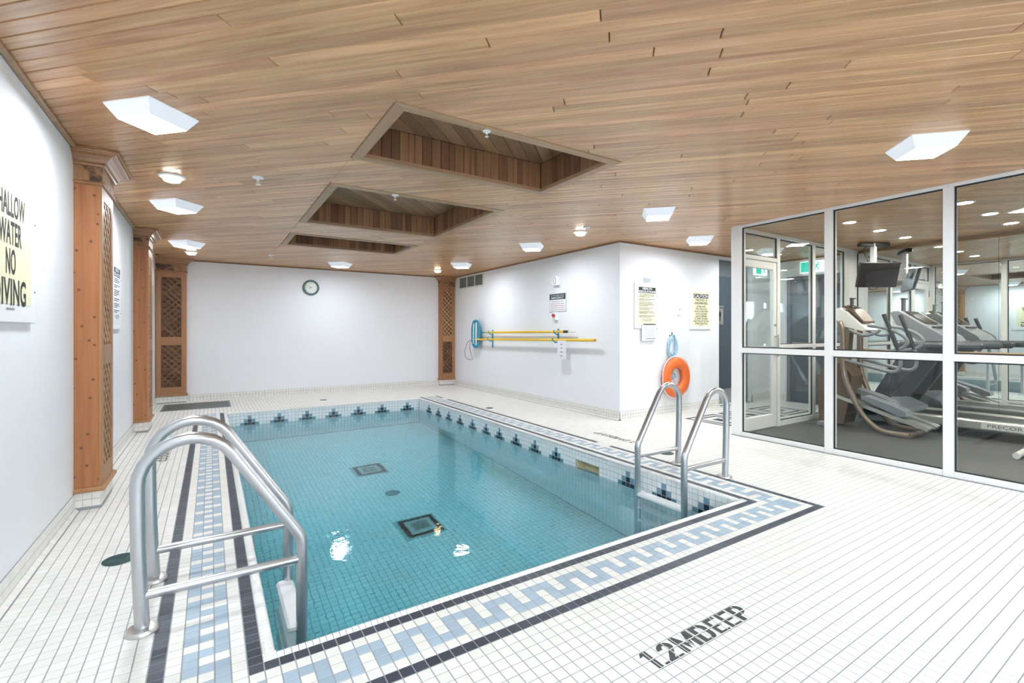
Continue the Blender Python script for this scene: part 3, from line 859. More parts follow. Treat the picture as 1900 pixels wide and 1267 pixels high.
for q, rv in boards[:300]:
    mb = MB(); board(mb, q, ZC, rv); part('ceiling_plank', mb, 'ceiling_wood', ceiling)
mb = MB()
for q, rv in boards[300:]: board(mb, q, ZC, rv)
o = part('ceiling_planks', mb, 'ceiling_wood', ceiling); o['kind'] = 'stuff'

# recessed wells lined with upright boards
for x0, x1, y0, y1 in WELLS:
    f = MB(); a0, a1, b0, b1 = x0 + TW, x1 - TW, y0 + TW, y1 - TW; zf = ZC - 0.006; g = 0.003
    for pl in ([(x0 + g, y0 + g), (x1 - g, y0 + g), (a1, b0), (a0, b0)], [(x1 - g, y0 + g), (x1 - g, y1 - g), (a1, b1), (a1, b0)], [(x1 - g, y1 - g), (x0 + g, y1 - g), (a0, b1), (a1, b1)], [(x0 + g, y1 - g), (x0 + g, y0 + g), (a0, b0), (a0, b1)]):
        board(f, pl, zf, random.random(), 0.03, 0.002)
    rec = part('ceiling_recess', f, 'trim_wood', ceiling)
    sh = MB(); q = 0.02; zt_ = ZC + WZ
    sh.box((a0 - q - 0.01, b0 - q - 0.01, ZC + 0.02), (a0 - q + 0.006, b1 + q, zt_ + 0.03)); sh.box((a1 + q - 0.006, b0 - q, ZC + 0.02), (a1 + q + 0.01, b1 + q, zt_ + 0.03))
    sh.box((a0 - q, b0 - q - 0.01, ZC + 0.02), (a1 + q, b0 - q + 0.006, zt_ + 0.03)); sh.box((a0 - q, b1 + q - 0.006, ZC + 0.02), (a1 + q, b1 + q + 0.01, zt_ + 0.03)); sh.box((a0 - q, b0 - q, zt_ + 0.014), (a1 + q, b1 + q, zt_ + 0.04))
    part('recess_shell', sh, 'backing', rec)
    def side(p0, du, n, L):
        s = 0
        while s < L - 0.004:
            w = rng.choice((0.05, 0.074, 0.074, 0.078)) * rng.uniform(0.85, 1.05); e = min(L, s + w)
            if L - e < 0.02: e = L
            c = Vector(p0) + du * ((s + e) / 2) + EZ * (ZC + WZ / 2)
            m_ = MB(); M = Matrix((du, n, EZ)).transposed()
            m_.obox(c - n * 0.006, (e - s - 0.003, 0.011, WZ), M, 0.003, rng.random())
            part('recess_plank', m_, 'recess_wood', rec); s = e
    side((a0, b1, 0), EX, Vector((0, -1, 0)), a1 - a0); side((a0, b0, 0), EX, Vector((0, 1, 0)), a1 - a0)
    side((a0, b0, 0), EY, Vector((1, 0, 0)), b1 - b0); side((a1, b0, 0), EY, Vector((-1, 0, 0)), b1 - b0)
    s = -4.0
    while s < 2:                                   # boards of the recess top run along the other diagonal
        w = 0.105; base = [diag(s + 0.0015, -3), diag(s + w - 0.0015, -3), diag(s + w - 0.0015, 12), diag(s + 0.0015, 12)]
        q_ = clip_rect(base, (a0, a1, b0, b1)); s += w
        q_ = dedupe(q_) if q_ else []
        if len(q_) >= 3 and area(q_) > 2e-4:
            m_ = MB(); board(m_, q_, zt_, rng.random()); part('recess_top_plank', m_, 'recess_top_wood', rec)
# trim where ceiling meets walls
def trimline(name, lo, hi, mat='edge_wood'):
    mb = MB(); mb.bbox(lo, hi, 0.008, 0.5); struct(name, mb, mat)
trimline('trim_1', (XL, -1.3, ZC - 0.022), (XL + 0.03, YB, ZC + 0.004), 'trim_wood')
trimline('trim_2', (XL + 0.03, YB - 0.022, ZC - 0.02), (BX, YB, ZC + 0.004))
trimline('trim_3', (BX - 0.022, BY - 0.022, ZC - 0.022), (BX, YB - 0.022, ZC + 0.004))
trimline('trim_4', (BX, BY - 0.022, ZC - 0.022), (XE, BY, ZC + 0.004))
trimline('trim_5', (XE - 0.022, YF + 0.1, ZC - 0.022), (XE, BY - 0.022, ZC + 0.004))

# ================================================================== GLASS PARTITION
FD = 0.10
g = MB(); g.bbox((XG, REAR, ZC - 0.028), (XG + FD, 3.342, ZC), 0.003); glassw = struct('wall_glass', g, 'frame_white', 'white framed glass partition of the gym')
posts = [(3.222, 3.342), (2.262, 2.332), (1.35, 1.418), (0.436, 0.504), (-0.478, -0.41), (-1.39, -1.322), (REAR, REAR + 0.07)]
for a, b in posts:
    q = MB(); q.bbox((XG - 0.004, a, 0.0), (XG + FD, b, ZC - 0.028), 0.003); part('mullion', q, 'frame_white', glassw)
for (a1_, b1_), (a0_, b0_) in zip(posts[:-1], posts[1:]):
    y0, y1 = b0_, a1_
    for z0, z1, nm in ((0.0, 0.048, 'bottom_rail'), (0.97, 1.03, 'middle_rail')):
        q = MB(); q.bbox((XG, y0, z0), (XG + FD, y1, z1), 0.003); part(nm, q, 'frame_white', glassw)
    for z0, z1 in ((0.048, 0.97), (1.03, ZC - 0.028)):
        q = MB(); q.box((XG + 0.046, y0 + 0.004, z0 + 0.004), (XG + 0.052, y1 - 0.004, z1 - 0.004)); pn = part('pane', q, 'glass', glassw)
        k = MB(); w = 0.011
        for lo, hi in (((y0, z0), (y1, z0 + w)), ((y0, z1 - w), (y1, z1)), ((y0, z0 + w), (y0 + w, z1 - w)), ((y1 - w, z0 + w), (y1, z1 - w))):
            k.box((XG + 0.03, lo[0], lo[1]), (XG + 0.045, hi[0], hi[1]))
        part('gasket', k, 'gasket', pn)
# gym end wall with the glass door
e0, e1 = YF, YF + 0.062
gy = MB(); gy.bbox((XG + FD, e0, ZC - 0.05), (XM - 0.25, e1, ZC), 0.003); endw = struct('wall_gym_end', gy, 'frame_white', 'white framed glass end wall of the gym')
for a, b in ((XG + FD, 5.335), (6.11, 6.18), (7.02, 7.09), (7.96, 8.10)):
    q = MB(); q.bbox((a, e0, 0), (b, e1, ZC - 0.05), 0.003); part('mullion', q, 'frame_white', endw)
for a, b, zs in ((5.335, 6.11, ((2.10, 2.15),)), (6.18, 7.02, ((0.0, 0.07), (1.0, 1.05))), (7.09, 7.96, ((0.0, 0.07), (1.0, 1.05)))):
    for z0, z1 in zs:
        q = MB(); q.bbox((a, e0, z0), (b, e1, z1), 0.003); part('rail', q, 'frame_white', endw)
for a, b, z0, z1 in ((5.335, 6.11, 2.15, ZC - 0.05), (6.18, 7.02, 1.05, ZC - 0.05), (6.18, 7.02, 0.07, 1.0), (7.09, 7.96, 1.05, ZC - 0.05), (7.09, 7.96, 0.07, 1.0)):
    q = MB(); q.box((a + 0.003, e0 + 0.028, z0 + 0.003), (b - 0.003, e0 + 0.034, z1 - 0.003)); pn = part('pane', q, 'glass', endw)
    k = MB(); w = 0.012
    for lo, hi in (((a, z0), (b, z0 + w)), ((a, z1 - w), (b, z1)), ((a, z0 + w), (a + w, z1 - w)), ((b - w, z0 + w), (b, z1 - w))):
        k.box((lo[0], e0 + 0.012, lo[1]), (hi[0], e0 + 0.027, hi[1]))
    part('gasket', k, 'gasket', pn)
d = MB(); x0, x1, w = 5.345, 6.10, 0.075
for lo, hi in (((x0, 0.012), (x0 + w, 2.09)), ((x1 - w, 0.012), (x1, 2.09)), ((x0 + w, 0.012), (x1 - w, 0.17)), ((x0 + w, 2.0), (x1 - w, 2.09))):
    d.bbox((lo[0], e0 + 0.006, lo[1]), (hi[0], e0 + 0.05, hi[1]), 0.003)
door = struct('door_1', d, 'frame_white', 'white framed glass gym door')
q = MB(); q.box((x0 + w + 0.002, e0 + 0.025, 0.172), (x1 - w - 0.002, e0 + 0.031, 1.998)); part('pane', q, 'glass', door)
q = MB(); q.tube([(x0 + 0.06, e0 - 0.03, 1.02), (x1 - 0.10, e0 - 0.03, 1.02)], 0.014); q.box((x0 + 0.05, e0 - 0.03, 1.0), (x0 + 0.075, e0 + 0.006, 1.04)); part('push_bar', q, 'machine_silver', door, True)
q = MB(); q.tube([(x1 - 0.035, e0 - 0.035, 0.90), (x1 - 0.035, e0 - 0.035, 1.18)], 0.011); q.box((x1 - 0.042, e0 - 0.035, 0.92), (x1 - 0.028, e0 + 0.006, 0.935)); q.box((x1 - 0.042, e0 - 0.035, 1.145), (x1 - 0.028, e0 + 0.006, 1.16)); part('pull_handle', q, 'machine_silver', door, True)
for z in (0.28, 1.02, 1.92):
    q = MB(); q.tube([(x0 + 0.004, e0 + 0.002, z - 0.06), (x0 + 0.004, e0 + 0.002, z + 0.06)], 0.009); part('hinge', q, 'machine_grey', door, True)
q = MB(); q.tube([(x1 - 0.04, e0 + 0.007, 1.30), (x1 - 0.04, e0 - 0.006, 1.30)], 0.016); part('lock', q, 'steel', door, True)
# grey washroom door in the block
df = MB()
yb = BY + 0.10
df.bbox((DX0, yb - 0.02, 0.0), (DX0 + 0.06, yb + 0.05, DZ)); df.bbox((DX1 - 0.06, yb - 0.02, 0), (DX1, yb + 0.05, DZ)); df.bbox((DX0 + 0.06, yb - 0.02, 2.13), (DX1 - 0.06, yb + 0.05, DZ))
d2 = struct('door_2', df, 'grey_frame', 'dark grey washroom door')
q = MB(); q.bbox((DX0 + 0.063, yb, 0.01), (DX1 - 0.063, yb + 0.045, 2.127), 0.003); part('door_leaf', q, 'grey_door', d2)
q = MB(); q.bbox((DX0 + 0.07, yb - 0.004, 0.02), (DX1 - 0.07, yb, 0.26), 0.001); part('kick_plate', q, 'machine_silver', d2)
q = MB(); q.tube([(DX1 - 0.13, yb, 1.0), (DX1 - 0.13, yb - 0.05, 1.0), (DX1 - 0.25, yb - 0.05, 1.0)], 0.01); part('door_handle', q, 'steel', d2, True)
# grey double door in the hall wall
df = MB(); df.bbox((XE - 0.03, 3.42, 0), (XE, 3.48, 2.16)); df.bbox((XE - 0.03, 4.33, 0), (XE, 4.39, 2.16)); df.bbox((XE - 0.03, 3.48, 2.10), (XE, 4.33, 2.16))
d3 = struct('door_3', df, 'grey_frame', 'dark grey exit door in the hall')
q = MB(); q.bbox((XE - 0.022, 3.483, 0.01), (XE - 0.001, 4.327, 2.097), 0.002); part('door_leaf', q, 'grey_door', d3)
q = MB(); q.bbox((XE - 0.07, 3.52, 0.98), (XE - 0.022, 4.28, 1.03), 0.006); part('push_bar', q, 'machine_silver', d3)
q = MB(); q.bbox((XE - 0.08, 3.55, 2.03), (XE - 0.022, 3.80, 2.085), 0.005); part('door_closer', q, 'machine_grey', d3)

# ================================================================== COLUMNS
def make_column(label, loc, rotz, w=0.44, dep=0.147, dark=False, light_upper=False):
    """local frame: the carved face looks along -y, width along x (0..w), wall behind at y = dep"""
    t = thing('wooden_column', label, 'column', loc, None, rotz)
    z0, z1, z2 = 0.128, 2.235, ZC
    b = MB(); b.box((0.02, 0.03, z0), (w - 0.02, dep, 2.44), 0.5); lpart('core', b, 'lattice_dark', t)
    b = MB(); b.bbox((0.0, 0.014, z0), (0.02, dep, z1), 0.002, 0.35); lpart('side_board', b, 'pine', t)
    b = MB(); b.bbox((w - 0.02, 0.014, z0), (w, dep, z1), 0.002, 0.6); lpart('side_board', b, 'pine', t)
    st = 0.072; f = -0.0
    for x in (0, w - st):
        b = MB(); b.bbox((x, f, z0), (x + st, 0.019, z1), 0.002); lpart('stile', b, 'pine_frame', t)
    pan = ((1.125, 2.135), (0.275, 0.985))
    for a, c in ((2.135, z1), (0.985, 1.125), (z0, 0.275)):
        b = MB(); b.bbox((st, f, a), (w - st, 0.019, c), 0.002); lpart('rail', b, 'pine_frame', t)
    for pi, (a, c) in enumerate(pan):
        lt = 'lattice_light' if (not dark and (pi == 0 or not light_upper)) else 'lattice_dark'
        pw, ph = w - 2 * st, c - a
        # two layers of crossing slats, with raised blocks in the diamonds
        sp = 0.098
        for lay, sg in ((0, 1), (1, -1)):
            k = -12
            while k < 30:
                cc = k * sp; k += 1
                # band |x*sg + z - cc*1.414| small, clipped to the panel
                base = [(-1, 0), (2, 0), (2, 0), (-1, 0)]
                hw = 0.0125
                ln = []
                for off in (-hw * 1.414, hw * 1.414):
                    ln.append(off)
                if sg > 0: poly = [(-1, cc + 1 + ln[0]), (2, cc - 2 + ln[0]), (2, cc - 2 + ln[1]), (-1, cc + 1 + ln[1])]
                else: poly = [(-1, cc - 1 + ln[0]), (2, cc + 2 + ln[0]), (2, cc + 2 + ln[1]), (-1, cc - 1 + ln[1])]
                poly = clip_rect(poly, (0, pw, 0, ph))
                poly = dedupe(poly) if poly else []
                if len(poly) < 3 or area(poly) < 1e-4: continue
                m_ = MB(); n = len(poly)
                if sum(poly[i][0] * poly[(i + 1) % n][1] - poly[(i + 1) % n][0] * poly[i][1] for i in range(n)) < 0: poly = poly[::-1]
                y0, y1 = (0.004, 0.016) if lay == 0 else (0.0075, 0.02)
                m_.add([(st + x, y0, a + z) for x, z in poly] + [(st + x, y1, a + z) for x, z in poly],
                       [tuple(range(n)), tuple(range(n, 2 * n))[::-1]] + [(i, i + n, (i + 1) % n + n, (i + 1) % n) for i in range(n)])
                lpart('lattice_slat', m_, lt, t)
        # diamond blocks sit centred between slats
        q = 0.5 * sp
        for i in range(-1, 8):
            for j in range(-1, 24):
                x = (i + (0.0 if j % 2 else 0.5)) * sp; z = j * sp / 2
                if 0.02 < x < pw - 0.02 and 0.02 < z < ph - 0.02:
                    m_ = MB(); r_ = 0.03
                    m_.add([(st + x, 0.016, a + z), (st + x + r_, 0.0295, a + z), (st + x, 0.0295, a + z + r_), (st + x - r_, 0.0295, a + z), (st + x, 0.0295, a + z - r_)], [(0, 1, 2), (0, 2, 3), (0, 3, 4), (0, 4, 1)])
                    lpart('lattice_block', m_, 'lattice_block', t)
    # base moulding, neck moulding, frieze and crown that wrap three sides
    def wrap(prof, name, mat):
        m_ = MB(); n = len(prof)
        vs = []
        for o_, z in prof: vs += [(-o_, dep, z), (-o_, -o_, z), (w + o_, -o_, z), (w + o_, dep, z)]
        fs = [(i * 4 + k, i * 4 + k + 1, (i + 1) * 4 + k + 1, (i + 1) * 4 + k) for i in range(n - 1) for k in range(3)]
        fs += [(0, 3, 2, 1), tuple((n - 1) * 4 + k for k in range(4))]
        m_.add(vs, fs, 0.5); lpart(name, m_, mat, t)
    wrap([(0.0, 0.122), (0.016, 0.122), (0.02, 0.128), (0.02, 0.144), (0.012, 0.152), (0.0, 0.152)], 'base_moulding', 'pine_frame')
    wrap([(0.001, 2.222), (0.012, 2.226), (0.018, 2.236), (0.012, 2.247), (0.001, 2.25)], 'neck_moulding', 'pine_crown')
    wrap([(0.003, 2.25), (0.003, 2.355)], 'frieze', 'old_board')
    wrap([(0.004, 2.35), (0.016, 2.352), (0.02, 2.362), (0.018, 2.372), (0.03, 2.376), (0.04, 2.395), (0.058, 2.414), (0.082, 2.424), (0.086, 2.43), (0.098, 2.432), (0.10, 2.44), (0.10, ZC - 0.002)], 'crown_moulding', 'pine_crown')
    # tiled plinth
    m_ = MB(); m_.box((0.006, 0.006, 0.0), (w - 0.006, dep, 0.122)); pl = lpart('plinth', m_, 'grout', t)
    k = int(round(w / P)); ww = w / k; tm = MB(); a_, f_ = tile_local(ww - 0.0026, P - 0.0026); tm.add(a_, f_, 0.5); me = tm.mesh('plinth_tile', 'tile_white')
    for i in range(k):
        for z in (0.0955, 0.0447):
            o_ = link('plinth_tile', me, pl, ((i + 0.5) * ww, 0.0038, z), (PI / 2, 0, 0))
    k2 = int(round(dep / P))
    for i in range(k2):
        for z in (0.0955, 0.0447):
            yy_ = 0.006 + (i + 0.5) * P * 0.94
            link('plinth_tile', me, pl, (0.0038, yy_, z), (PI / 2, 0, -PI / 2)); link('plinth_tile', me, pl, (w - 0.0038, yy_, z), (PI / 2, 0, PI / 2))
    return t
# rotation +90 deg: local -y faces +x of the room, local x runs along +y
make_column('orange pine lattice column between the diving sign and the small framed notice', (XL + 0.147, C1, 0), PI / 2)
make_column('slim pine lattice column between the framed notice and the corner column', (XL + 0.147, C2, 0), PI / 2)
make_column('dark carved lattice column in the corner beside the floor grate', (XL + 0.006, YB - 0.10, 0), 0, 0.425, 0.10, dark=True)
make_column('lattice column with pale upper panel beside the ceiling-high vent', (BX - 0.372, YB - 0.10, 0), 0, 0.37, 0.10, light_upper=True)

# ================================================================== CEILING LIGHTS
def make_light(label, x, y):
    t = thing('ceiling_light', label, 'ceiling light', (x, y, ZC), 'square ceiling lights', PI / 4)
    a, b, c, h = 0.1525, 0.148, 0.112, 0.075
    def ring(a_, z): return [(-a_, -a_, z), (a_, -a_, z), (a_, a_, z), (-a_, a_, z)]
    m_ = MB(); m_.add(ring(a, -0.001) + ring(a, -0.008) + ring(c, -h) , [(i, (i + 1) % 4, (i + 1) % 4 + 4, i + 4) for i in range(4)] + [(i + 4, (i + 1) % 4 + 4, (i + 1) % 4 + 8, i + 8) for i in range(4)] + [(0, 1, 2, 3)])
    m_.f = [f[::-1] for f in m_.f]
    lpart('side_panel', m_, 'lamp_side', t)
    m_ = MB(); m_.add(ring(c, -h) + ring(c - 0.006, -h - 0.005), [(3, 2, 1, 0)[::-1]][:0] + [(i, i + 4, (i + 1) % 4 + 4, (i + 1) % 4) for i in range(4)] + [(7, 6, 5, 4)])
    lpart('diffuser', m_, 'lamp_lens', t)
    al = bpy.data.lights.new('lamp_glow', 'AREA'); al.shape = 'SQUARE'; al.size = 2 * c - 0.02
    al.color = (0.83, 0.915, 1.0); al.energy = LAMP * PI * al.size ** 2;
    lo = link('lamp_glow', al, t, (0, 0, -h - 0.007))
    return t
for x, y, lab in ((-0.275, 1.08, 'square ceiling light over the near end of the left wall'),
                  (-0.275, 3.333, 'square ceiling light in front of the orange pine column'),
                  (-0.275, 5.59, 'square ceiling light between the two pine lattice columns'),
                  (-0.275, 7.946, 'square ceiling light in front of the dark corner column'),
                  (1.977, 8.90, 'square ceiling light above the round wall clock'),
                  (3.865, 7.80, 'square ceiling light beside the wall vent'),
                  (3.865, 5.55, 'square ceiling light above the pole rack wall'),
                  (3.885, 3.30, 'square ceiling light above the ladder near the gym corner'),
                  (3.935, 1.158, 'square ceiling light above the deck beside the gym glass'),
                  (5.467, 3.956, 'square ceiling light in the hall above the life ring'),
                  (7.15, 3.956, 'square ceiling light in the hall behind the gym door'),
                  (1.8, -0.3, 'square ceiling light over the rear deck')):
    make_light(lab, x, y)
def make_round(label, x, y, mat):
    t = thing('round_ceiling_light', label, 'ceiling light', (x, y, ZC), 'round ceiling lights')
    m_ = MB(); m_.lathe([(0.095, -0.0005), (0.096, -0.006), (0.085, -0.014), (0.062, -0.016)][::-1], 28); lpart('collar', m_, 'plastic_white', t, True)
    m_ = MB(); m_.lathe([(0.0, -0.050), (0.035, -0.048), (0.054, -0.042), (0.062, -0.030), (0.062, -0.015)], 28); lpart('globe', m_, mat, t, True)
make_round('round ceiling light between the first two square lights by the left wall', -0.261, 4.64, 'lamp_round')
make_round('round ceiling light before the dark corner column', -0.255, 8.89, 'lamp_round')
make_round('round ceiling light next to a sprinkler above the block corner', 3.88, 4.51, 'lamp_round')
make_round('warm round ceiling light before the pale lattice column', 3.87, 8.88, 'lamp_warm')
for x in (6.123, 6.92, 7.72):
    cw = {6.123: 'closest to the glass partition', 6.92: 'in the middle of its row', 7.72: 'closest to the mirror wall'}[x]
    for y, wd in ((2.475, 'row before the television'), (1.50, 'row over the treadmill belt'), (0.5, 'row over the exercise bike')):
        t = thing('recessed_downlight', 'round gym downlight %s, %s' % (cw, wd), 'ceiling light', (x, y, ZC), 'gym downlights')
        m_ = MB(); m_.lathe([(0.075, -0.0005), (0.078, -0.004), (0.06, -0.006), (0.056, -0.003)][::-1], 24); lpart('bezel', m_, 'plastic_white', t, True)
        m_ = MB(); m_.lathe([(0.0, -0.004), (0.056, -0.0035), (0.056, -0.001)], 24); lpart('lens', m_, 'downlight', t, True)
def make_sprinkler(label, x, y, z=ZC, k=1.0):
    t = thing('sprinkler_head', label, 'sprinkler', (x, y, z), 'ceiling sprinklers'); t.scale = (k, k, k)
    m_ = MB(); m_.lathe([(0.014, -0.012), (0.04, -0.008), (0.042, 0.0)], 20); lpart('escutcheon', m_, 'plastic_white', t, True)
    m_ = MB(); m_.tube([(0, 0, -0.008), (0, 0, -0.03)], 0.009); m_.tube([(0.007, 0, -0.03), (0.009, 0, -0.042), (0.003, 0, -0.055)], 0.0025, 6); m_.tube([(-0.007, 0, -0.03), (-0.009, 0, -0.042), (-0.003, 0, -0.055)], 0.0025, 6); lpart('frame_arms', m_, 'plastic_white', t, True)
    m_ = MB(); m_.lathe([(0.0, -0.060), (0.02, -0.059), (0.02, -0.056), (0.0, -0.055)], 16); lpart('deflector', m_, 'plastic_white', t, True)
make_sprinkler('white sprinkler head between a round light and the first ceiling recess', 0.321, 4.307)
make_sprinkler('white sprinkler head near the back wall beyond the last ceiling recess', 0.825, 8.574)
make_sprinkler('small sprinkler head on the edge of the nearest ceiling recess', 1.433, 2.54, ZC - 0.006, 0.6)
make_sprinkler('small sprinkler head on the edge of the middle ceiling recess', 1.407, 4.18, ZC - 0.006, 0.75)
make_sprinkler('white sprinkler head right beside a round ceiling light', 3.78, 4.28)

# ================================================================== POOL LADDERS
def arc(c, r, a0, a1, n=10):
    return [(c[0] + r * math.cos(a0 + (a1 - a0) * k / n), c[1] + r * math.sin(a0 + (a1 - a0) * k / n)) for k in range(n + 1)]
def fillet(pts, rad, n=10):
    """2D polyline with rounded corners"""
    out = [Vector(pts[0])]
    for i in range(1, len(pts) - 1):
        p0, p1, p2 = Vector(pts[i - 1]), Vector(pts[i]), Vector(pts[i + 1])
        d1, d2 = (p0 - p1).normalized(), (p2 - p1).normalized(); ang = d1.angle(d2); r = rad[i - 1]
        tl = r / math.tan(ang / 2); a, b = p1 + d1 * tl, p1 + d2 * tl
        bis = (d1 + d2).normalized(); c = p1 + bis * (r / math.sin(ang / 2))
        va, vb = a - c, b - c
        th = math.atan2(va.x * vb.y - va.y * vb.x, va.dot(vb))
        for k in range(n + 1):
            q = th * k / n; out.append(Vector((c.x + va.x * math.cos(q) - va.y * math.sin(q), c.y + va.x * math.sin(q) + va.y * math.cos(q))))
    out.append(Vector(pts[-1])); return out
def make_ladder(label, xd, xw, y0, y1):
    """xd: x of the deck flange, xw: x of the leg in the water"""
    sg = 1 if xw > xd else -1
    t = thing('pool_ladder', label, 'ladder', (xd, (y0 + y1) / 2, 0))
    L = abs(xw - xd)
    zt0 = 0.245 + 1.54 * (L + 0.025)
    path = fillet([(0, 0.004), (-0.014, 0.35), (-0.025, zt0), (L, 0.245), (L, -1.0)], [2.0, (zt0 - 0.60) * math.tan(math.radians(16.5)), 0.12])
    for y in (y0, y1):
        m_ = MB(); m_.tube([(xd + sg * p.x, y, p.y) for p in path], 0.0258, 16); rl = part('rail', m_, 'steel', t, True)
        m_ = MB(); m_.lathe([(0.03, 0.022), (0.05, 0.018), (0.057, 0.008), (0.057, 0.0)][::-1], 28, Matrix.Translation((xd, y, 0.0005))); part('flange', m_, 'steel_flange', t, True)
        m_ = MB(); m_.tube([(xd + sg * 0.0, y, 0.145), (xw, y, 0.145)], 0.0195, 14); part('crossbar', m_, 'steel', t, True)
    for z in (-0.20, -0.47, -0.74):
        a_, b_ = xw - sg * 0.062, xw + sg * 0.022
        m_ = MB(); m_.bbox((min(a_, b_), y0 - 0.004, z), (max(a_, b_), y1 + 0.004, z + 0.04), 0.012)
        tr = part('tread', m_, 'plastic_white', t); tr['label'] = 'white plastic step'
make_ladder('steel pool ladder with tall rails next to the drain by the left wall', -0.235, 0.365, 2.43, 2.90)
make_ladder('steel pool ladder in front of the life ring, nearest the gym glass', 3.633, 3.105, 2.385, 2.86)

# ================================================================== FLOOR FITTINGS
for k, (x, y, r) in enumerate(DRAINS):
    lab = ('round dark floor drain beside the tall ladder by the left wall', 'round floor drain between the pool and the clock wall', 'round floor drain below the yellow poles', 'round floor drain behind the ladder near the gym')[k]
    t = thing('floor_drain', lab, 'drain', (x, y, 0))
    m_ = MB(); m_.lathe([(r, 0.0006), (r, 0.003), (r - 0.008, 0.0035), (r - 0.010, 0.0012), (0.0, 0.0012)], 28); lpart('rim', m_, 'drain', t, True)
    for q in (0.75, 0.52, 0.28):
        m_ = MB(); m_.lathe([(r * q - 0.006, 0.001), (r * q - 0.005, 0.0034), (r * q + 0.004, 0.0034), (r * q + 0.005, 0.001)], 28); lpart('ring', m_, 'drain', t, True)
t = thing('floor_grate', 'long grey slatted floor grate before the corner column', 'grate', (-0.19, 9.3, 0))
gx0, gx1, gy0, gy1 = -0.65, 0.28, 8.90, 9.66
m_ = MB()
for lo, hi in (((gx0, gy0), (gx1, gy0 + 0.025)), ((gx0, gy1 - 0.025), (gx1, gy1)), ((gx0, gy0 + 0.025), (gx0 + 0.025, gy1 - 0.025)), ((gx1 - 0.025, gy0 + 0.025), (gx1, gy1 - 0.025))):
    m_.bbox((*lo, 0.0006), (*hi, 0.008), 0.002)
part('rim', m_, 'machine_grey', t)
m_ = MB(); m_.box((gx0 + 0.025, gy0 + 0.025, 0.0006), (gx1 - 0.025, gy1 - 0.025, 0.002)); part('pan', m_, 'vent_dark', t)
n = 44
for k in range(n):
    x = gx0 + 0.035 + k * (gx1 - gx0 - 0.07) / (n - 1)
    m_ = MB(); m_.box((x - 0.006, gy0 + 0.025, 0.002), (x + 0.006, gy1 - 0.025, 0.0065)); part('slat', m_, 'grate', t)

# ================================================================== SIGNS AND WALL FITTINGS
def board_sign(name, label, c, right, n, w, h, frame=0.05, face='sign_cream', thick=0.02, screws=True, back='plastic_white'):
    """framed sign board on a wall; c is the centre on the wall surface"""
    c, right, n = Vector(c), Vector(right), Vector(n)
    t = thing(name, label, 'sign', c)
    M = Matrix((right, n, EZ)).transposed()
    def bx(u0, u1, z0, z1, d0, d1, ch=0.002):
        m_ = MB(); m_.obox(c + right * (u0 + u1) / 2 + EZ * (z0 + z1) / 2 + n * (d0 + d1) / 2, (u1 - u0, d1 - d0, z1 - z0), M, ch); return m_
    part('board', bx(-w / 2, w / 2, -h / 2, h / 2, 0.0005, thick, 0.004), back, t)
    if frame: part('face', bx(-w / 2 + frame, w / 2 - frame, -h / 2 + frame, h / 2 - frame, thick, thick + 0.0015, 0), face, t)
    if screws:
        for u in (-1, 1):
            for v in (-1, 1):
                q = c + right * u * (w / 2 - 0.018) + EZ * v * h * 0.26 + n * (thick + 0.001)
                m_ = MB(); m_.obox(q, (0.009, 0.004, 0.009), M, 0.001); part('screw', m_, 'machine_grey', t)
    def put(body, z, hh, width=None, mat='ink', bold=0.0, u=0, lift=0.0022):
        m_ = MB(); lettering(m_, body, c + right * u + EZ * z + n * (thick + lift), right, EZ, hh, width, bold); part('lettering', m_, mat, t)
    def bar(u0, u1, z0, z1, mat='ink', lift=0.0016):
        part('band', bx(u0, u1, z0, z1, thick + lift, thick + lift + 0.0003, 0), mat, t)
    def lines(spec, mat='ink_grey'):
        m_ = MB()
        for u0, u1, z in spec:
            k = u0
            while k < u1:                         # print too small to read: broken strokes of a text line
                e = min(u1, k + rng.uniform(0.01, 0.03))
                q = bx(k, e, z - 0.0042, z + 0.0042, thick + 0.0016, thick + 0.0019, 0); m_.add(q.v, q.f, 0); k = e + 0.0045
        part('fine_print', m_, mat, t)['kind'] = 'stuff'
    return t, put, bar, lines
# shallow water sign, left wall
R_, N_ = Vector((0, 1, 0)), Vector((1, 0, 0))
t, put, bar, lines = board_sign('warning_sign', 'large cream sign reading SHALLOW WATER NO DIVING on the left wall', (XL, 3.012, 1.59), R_, N_, 0.73, 0.66, 0.085)
for body, z, w, hh in (('SHALLOW', 0.20, 0.38, 0.108), ('WATER', 0.074, 0.285, 0.108), ('NO', -0.055, 0.125, 0.118), ('DIVING', -0.192, 0.41, 0.122)):
    put(body, z, hh, w, 'ink', 0.022)
lines([(-0.05, 0.05, -0.268)])
def health(c, right, n, label, face='sign_cream'):
    t, put, bar, lines = board_sign('regulations_sign', label, c, right, n, 0.50, 0.645, 0.055, face=face)
    bar(-0.175, 0.175, 0.178, 0.265); put('HEALTH', 0.243, 0.032, 0.19, 'sign_white', 0.02, lift=0.0026); put('REGULATIONS', 0.201, 0.032, 0.33, 'sign_white', 0.02, lift=0.0026)
    z = 0.158; sp = []
    for blk in (3, 2, 4, 2, 3, 2):
        for k in range(blk): sp.append((-0.165, rng.uniform(0.09, 0.165) if k < blk - 1 else rng.uniform(-0.03, 0.08), z)); z -= 0.0165
        z -= 0.014
    lines(sp, 'ink'); lines([(-0.10, 0.10, z + 0.002), (-0.11, 0.11, z - 0.012), (-0.08, 0.08, z - 0.026)], 'ink_grey')
health((XL, 5.88, 1.562), R_, N_, 'white framed health regulations notice between the two pine columns', 'sign_white')
R2, N2 = Vector((1, 0, 0)), Vector((0, -1, 0))
health((5.247, BY, 1.583), R2, N2, 'white framed HEALTH REGULATIONS sign above the clipboard')
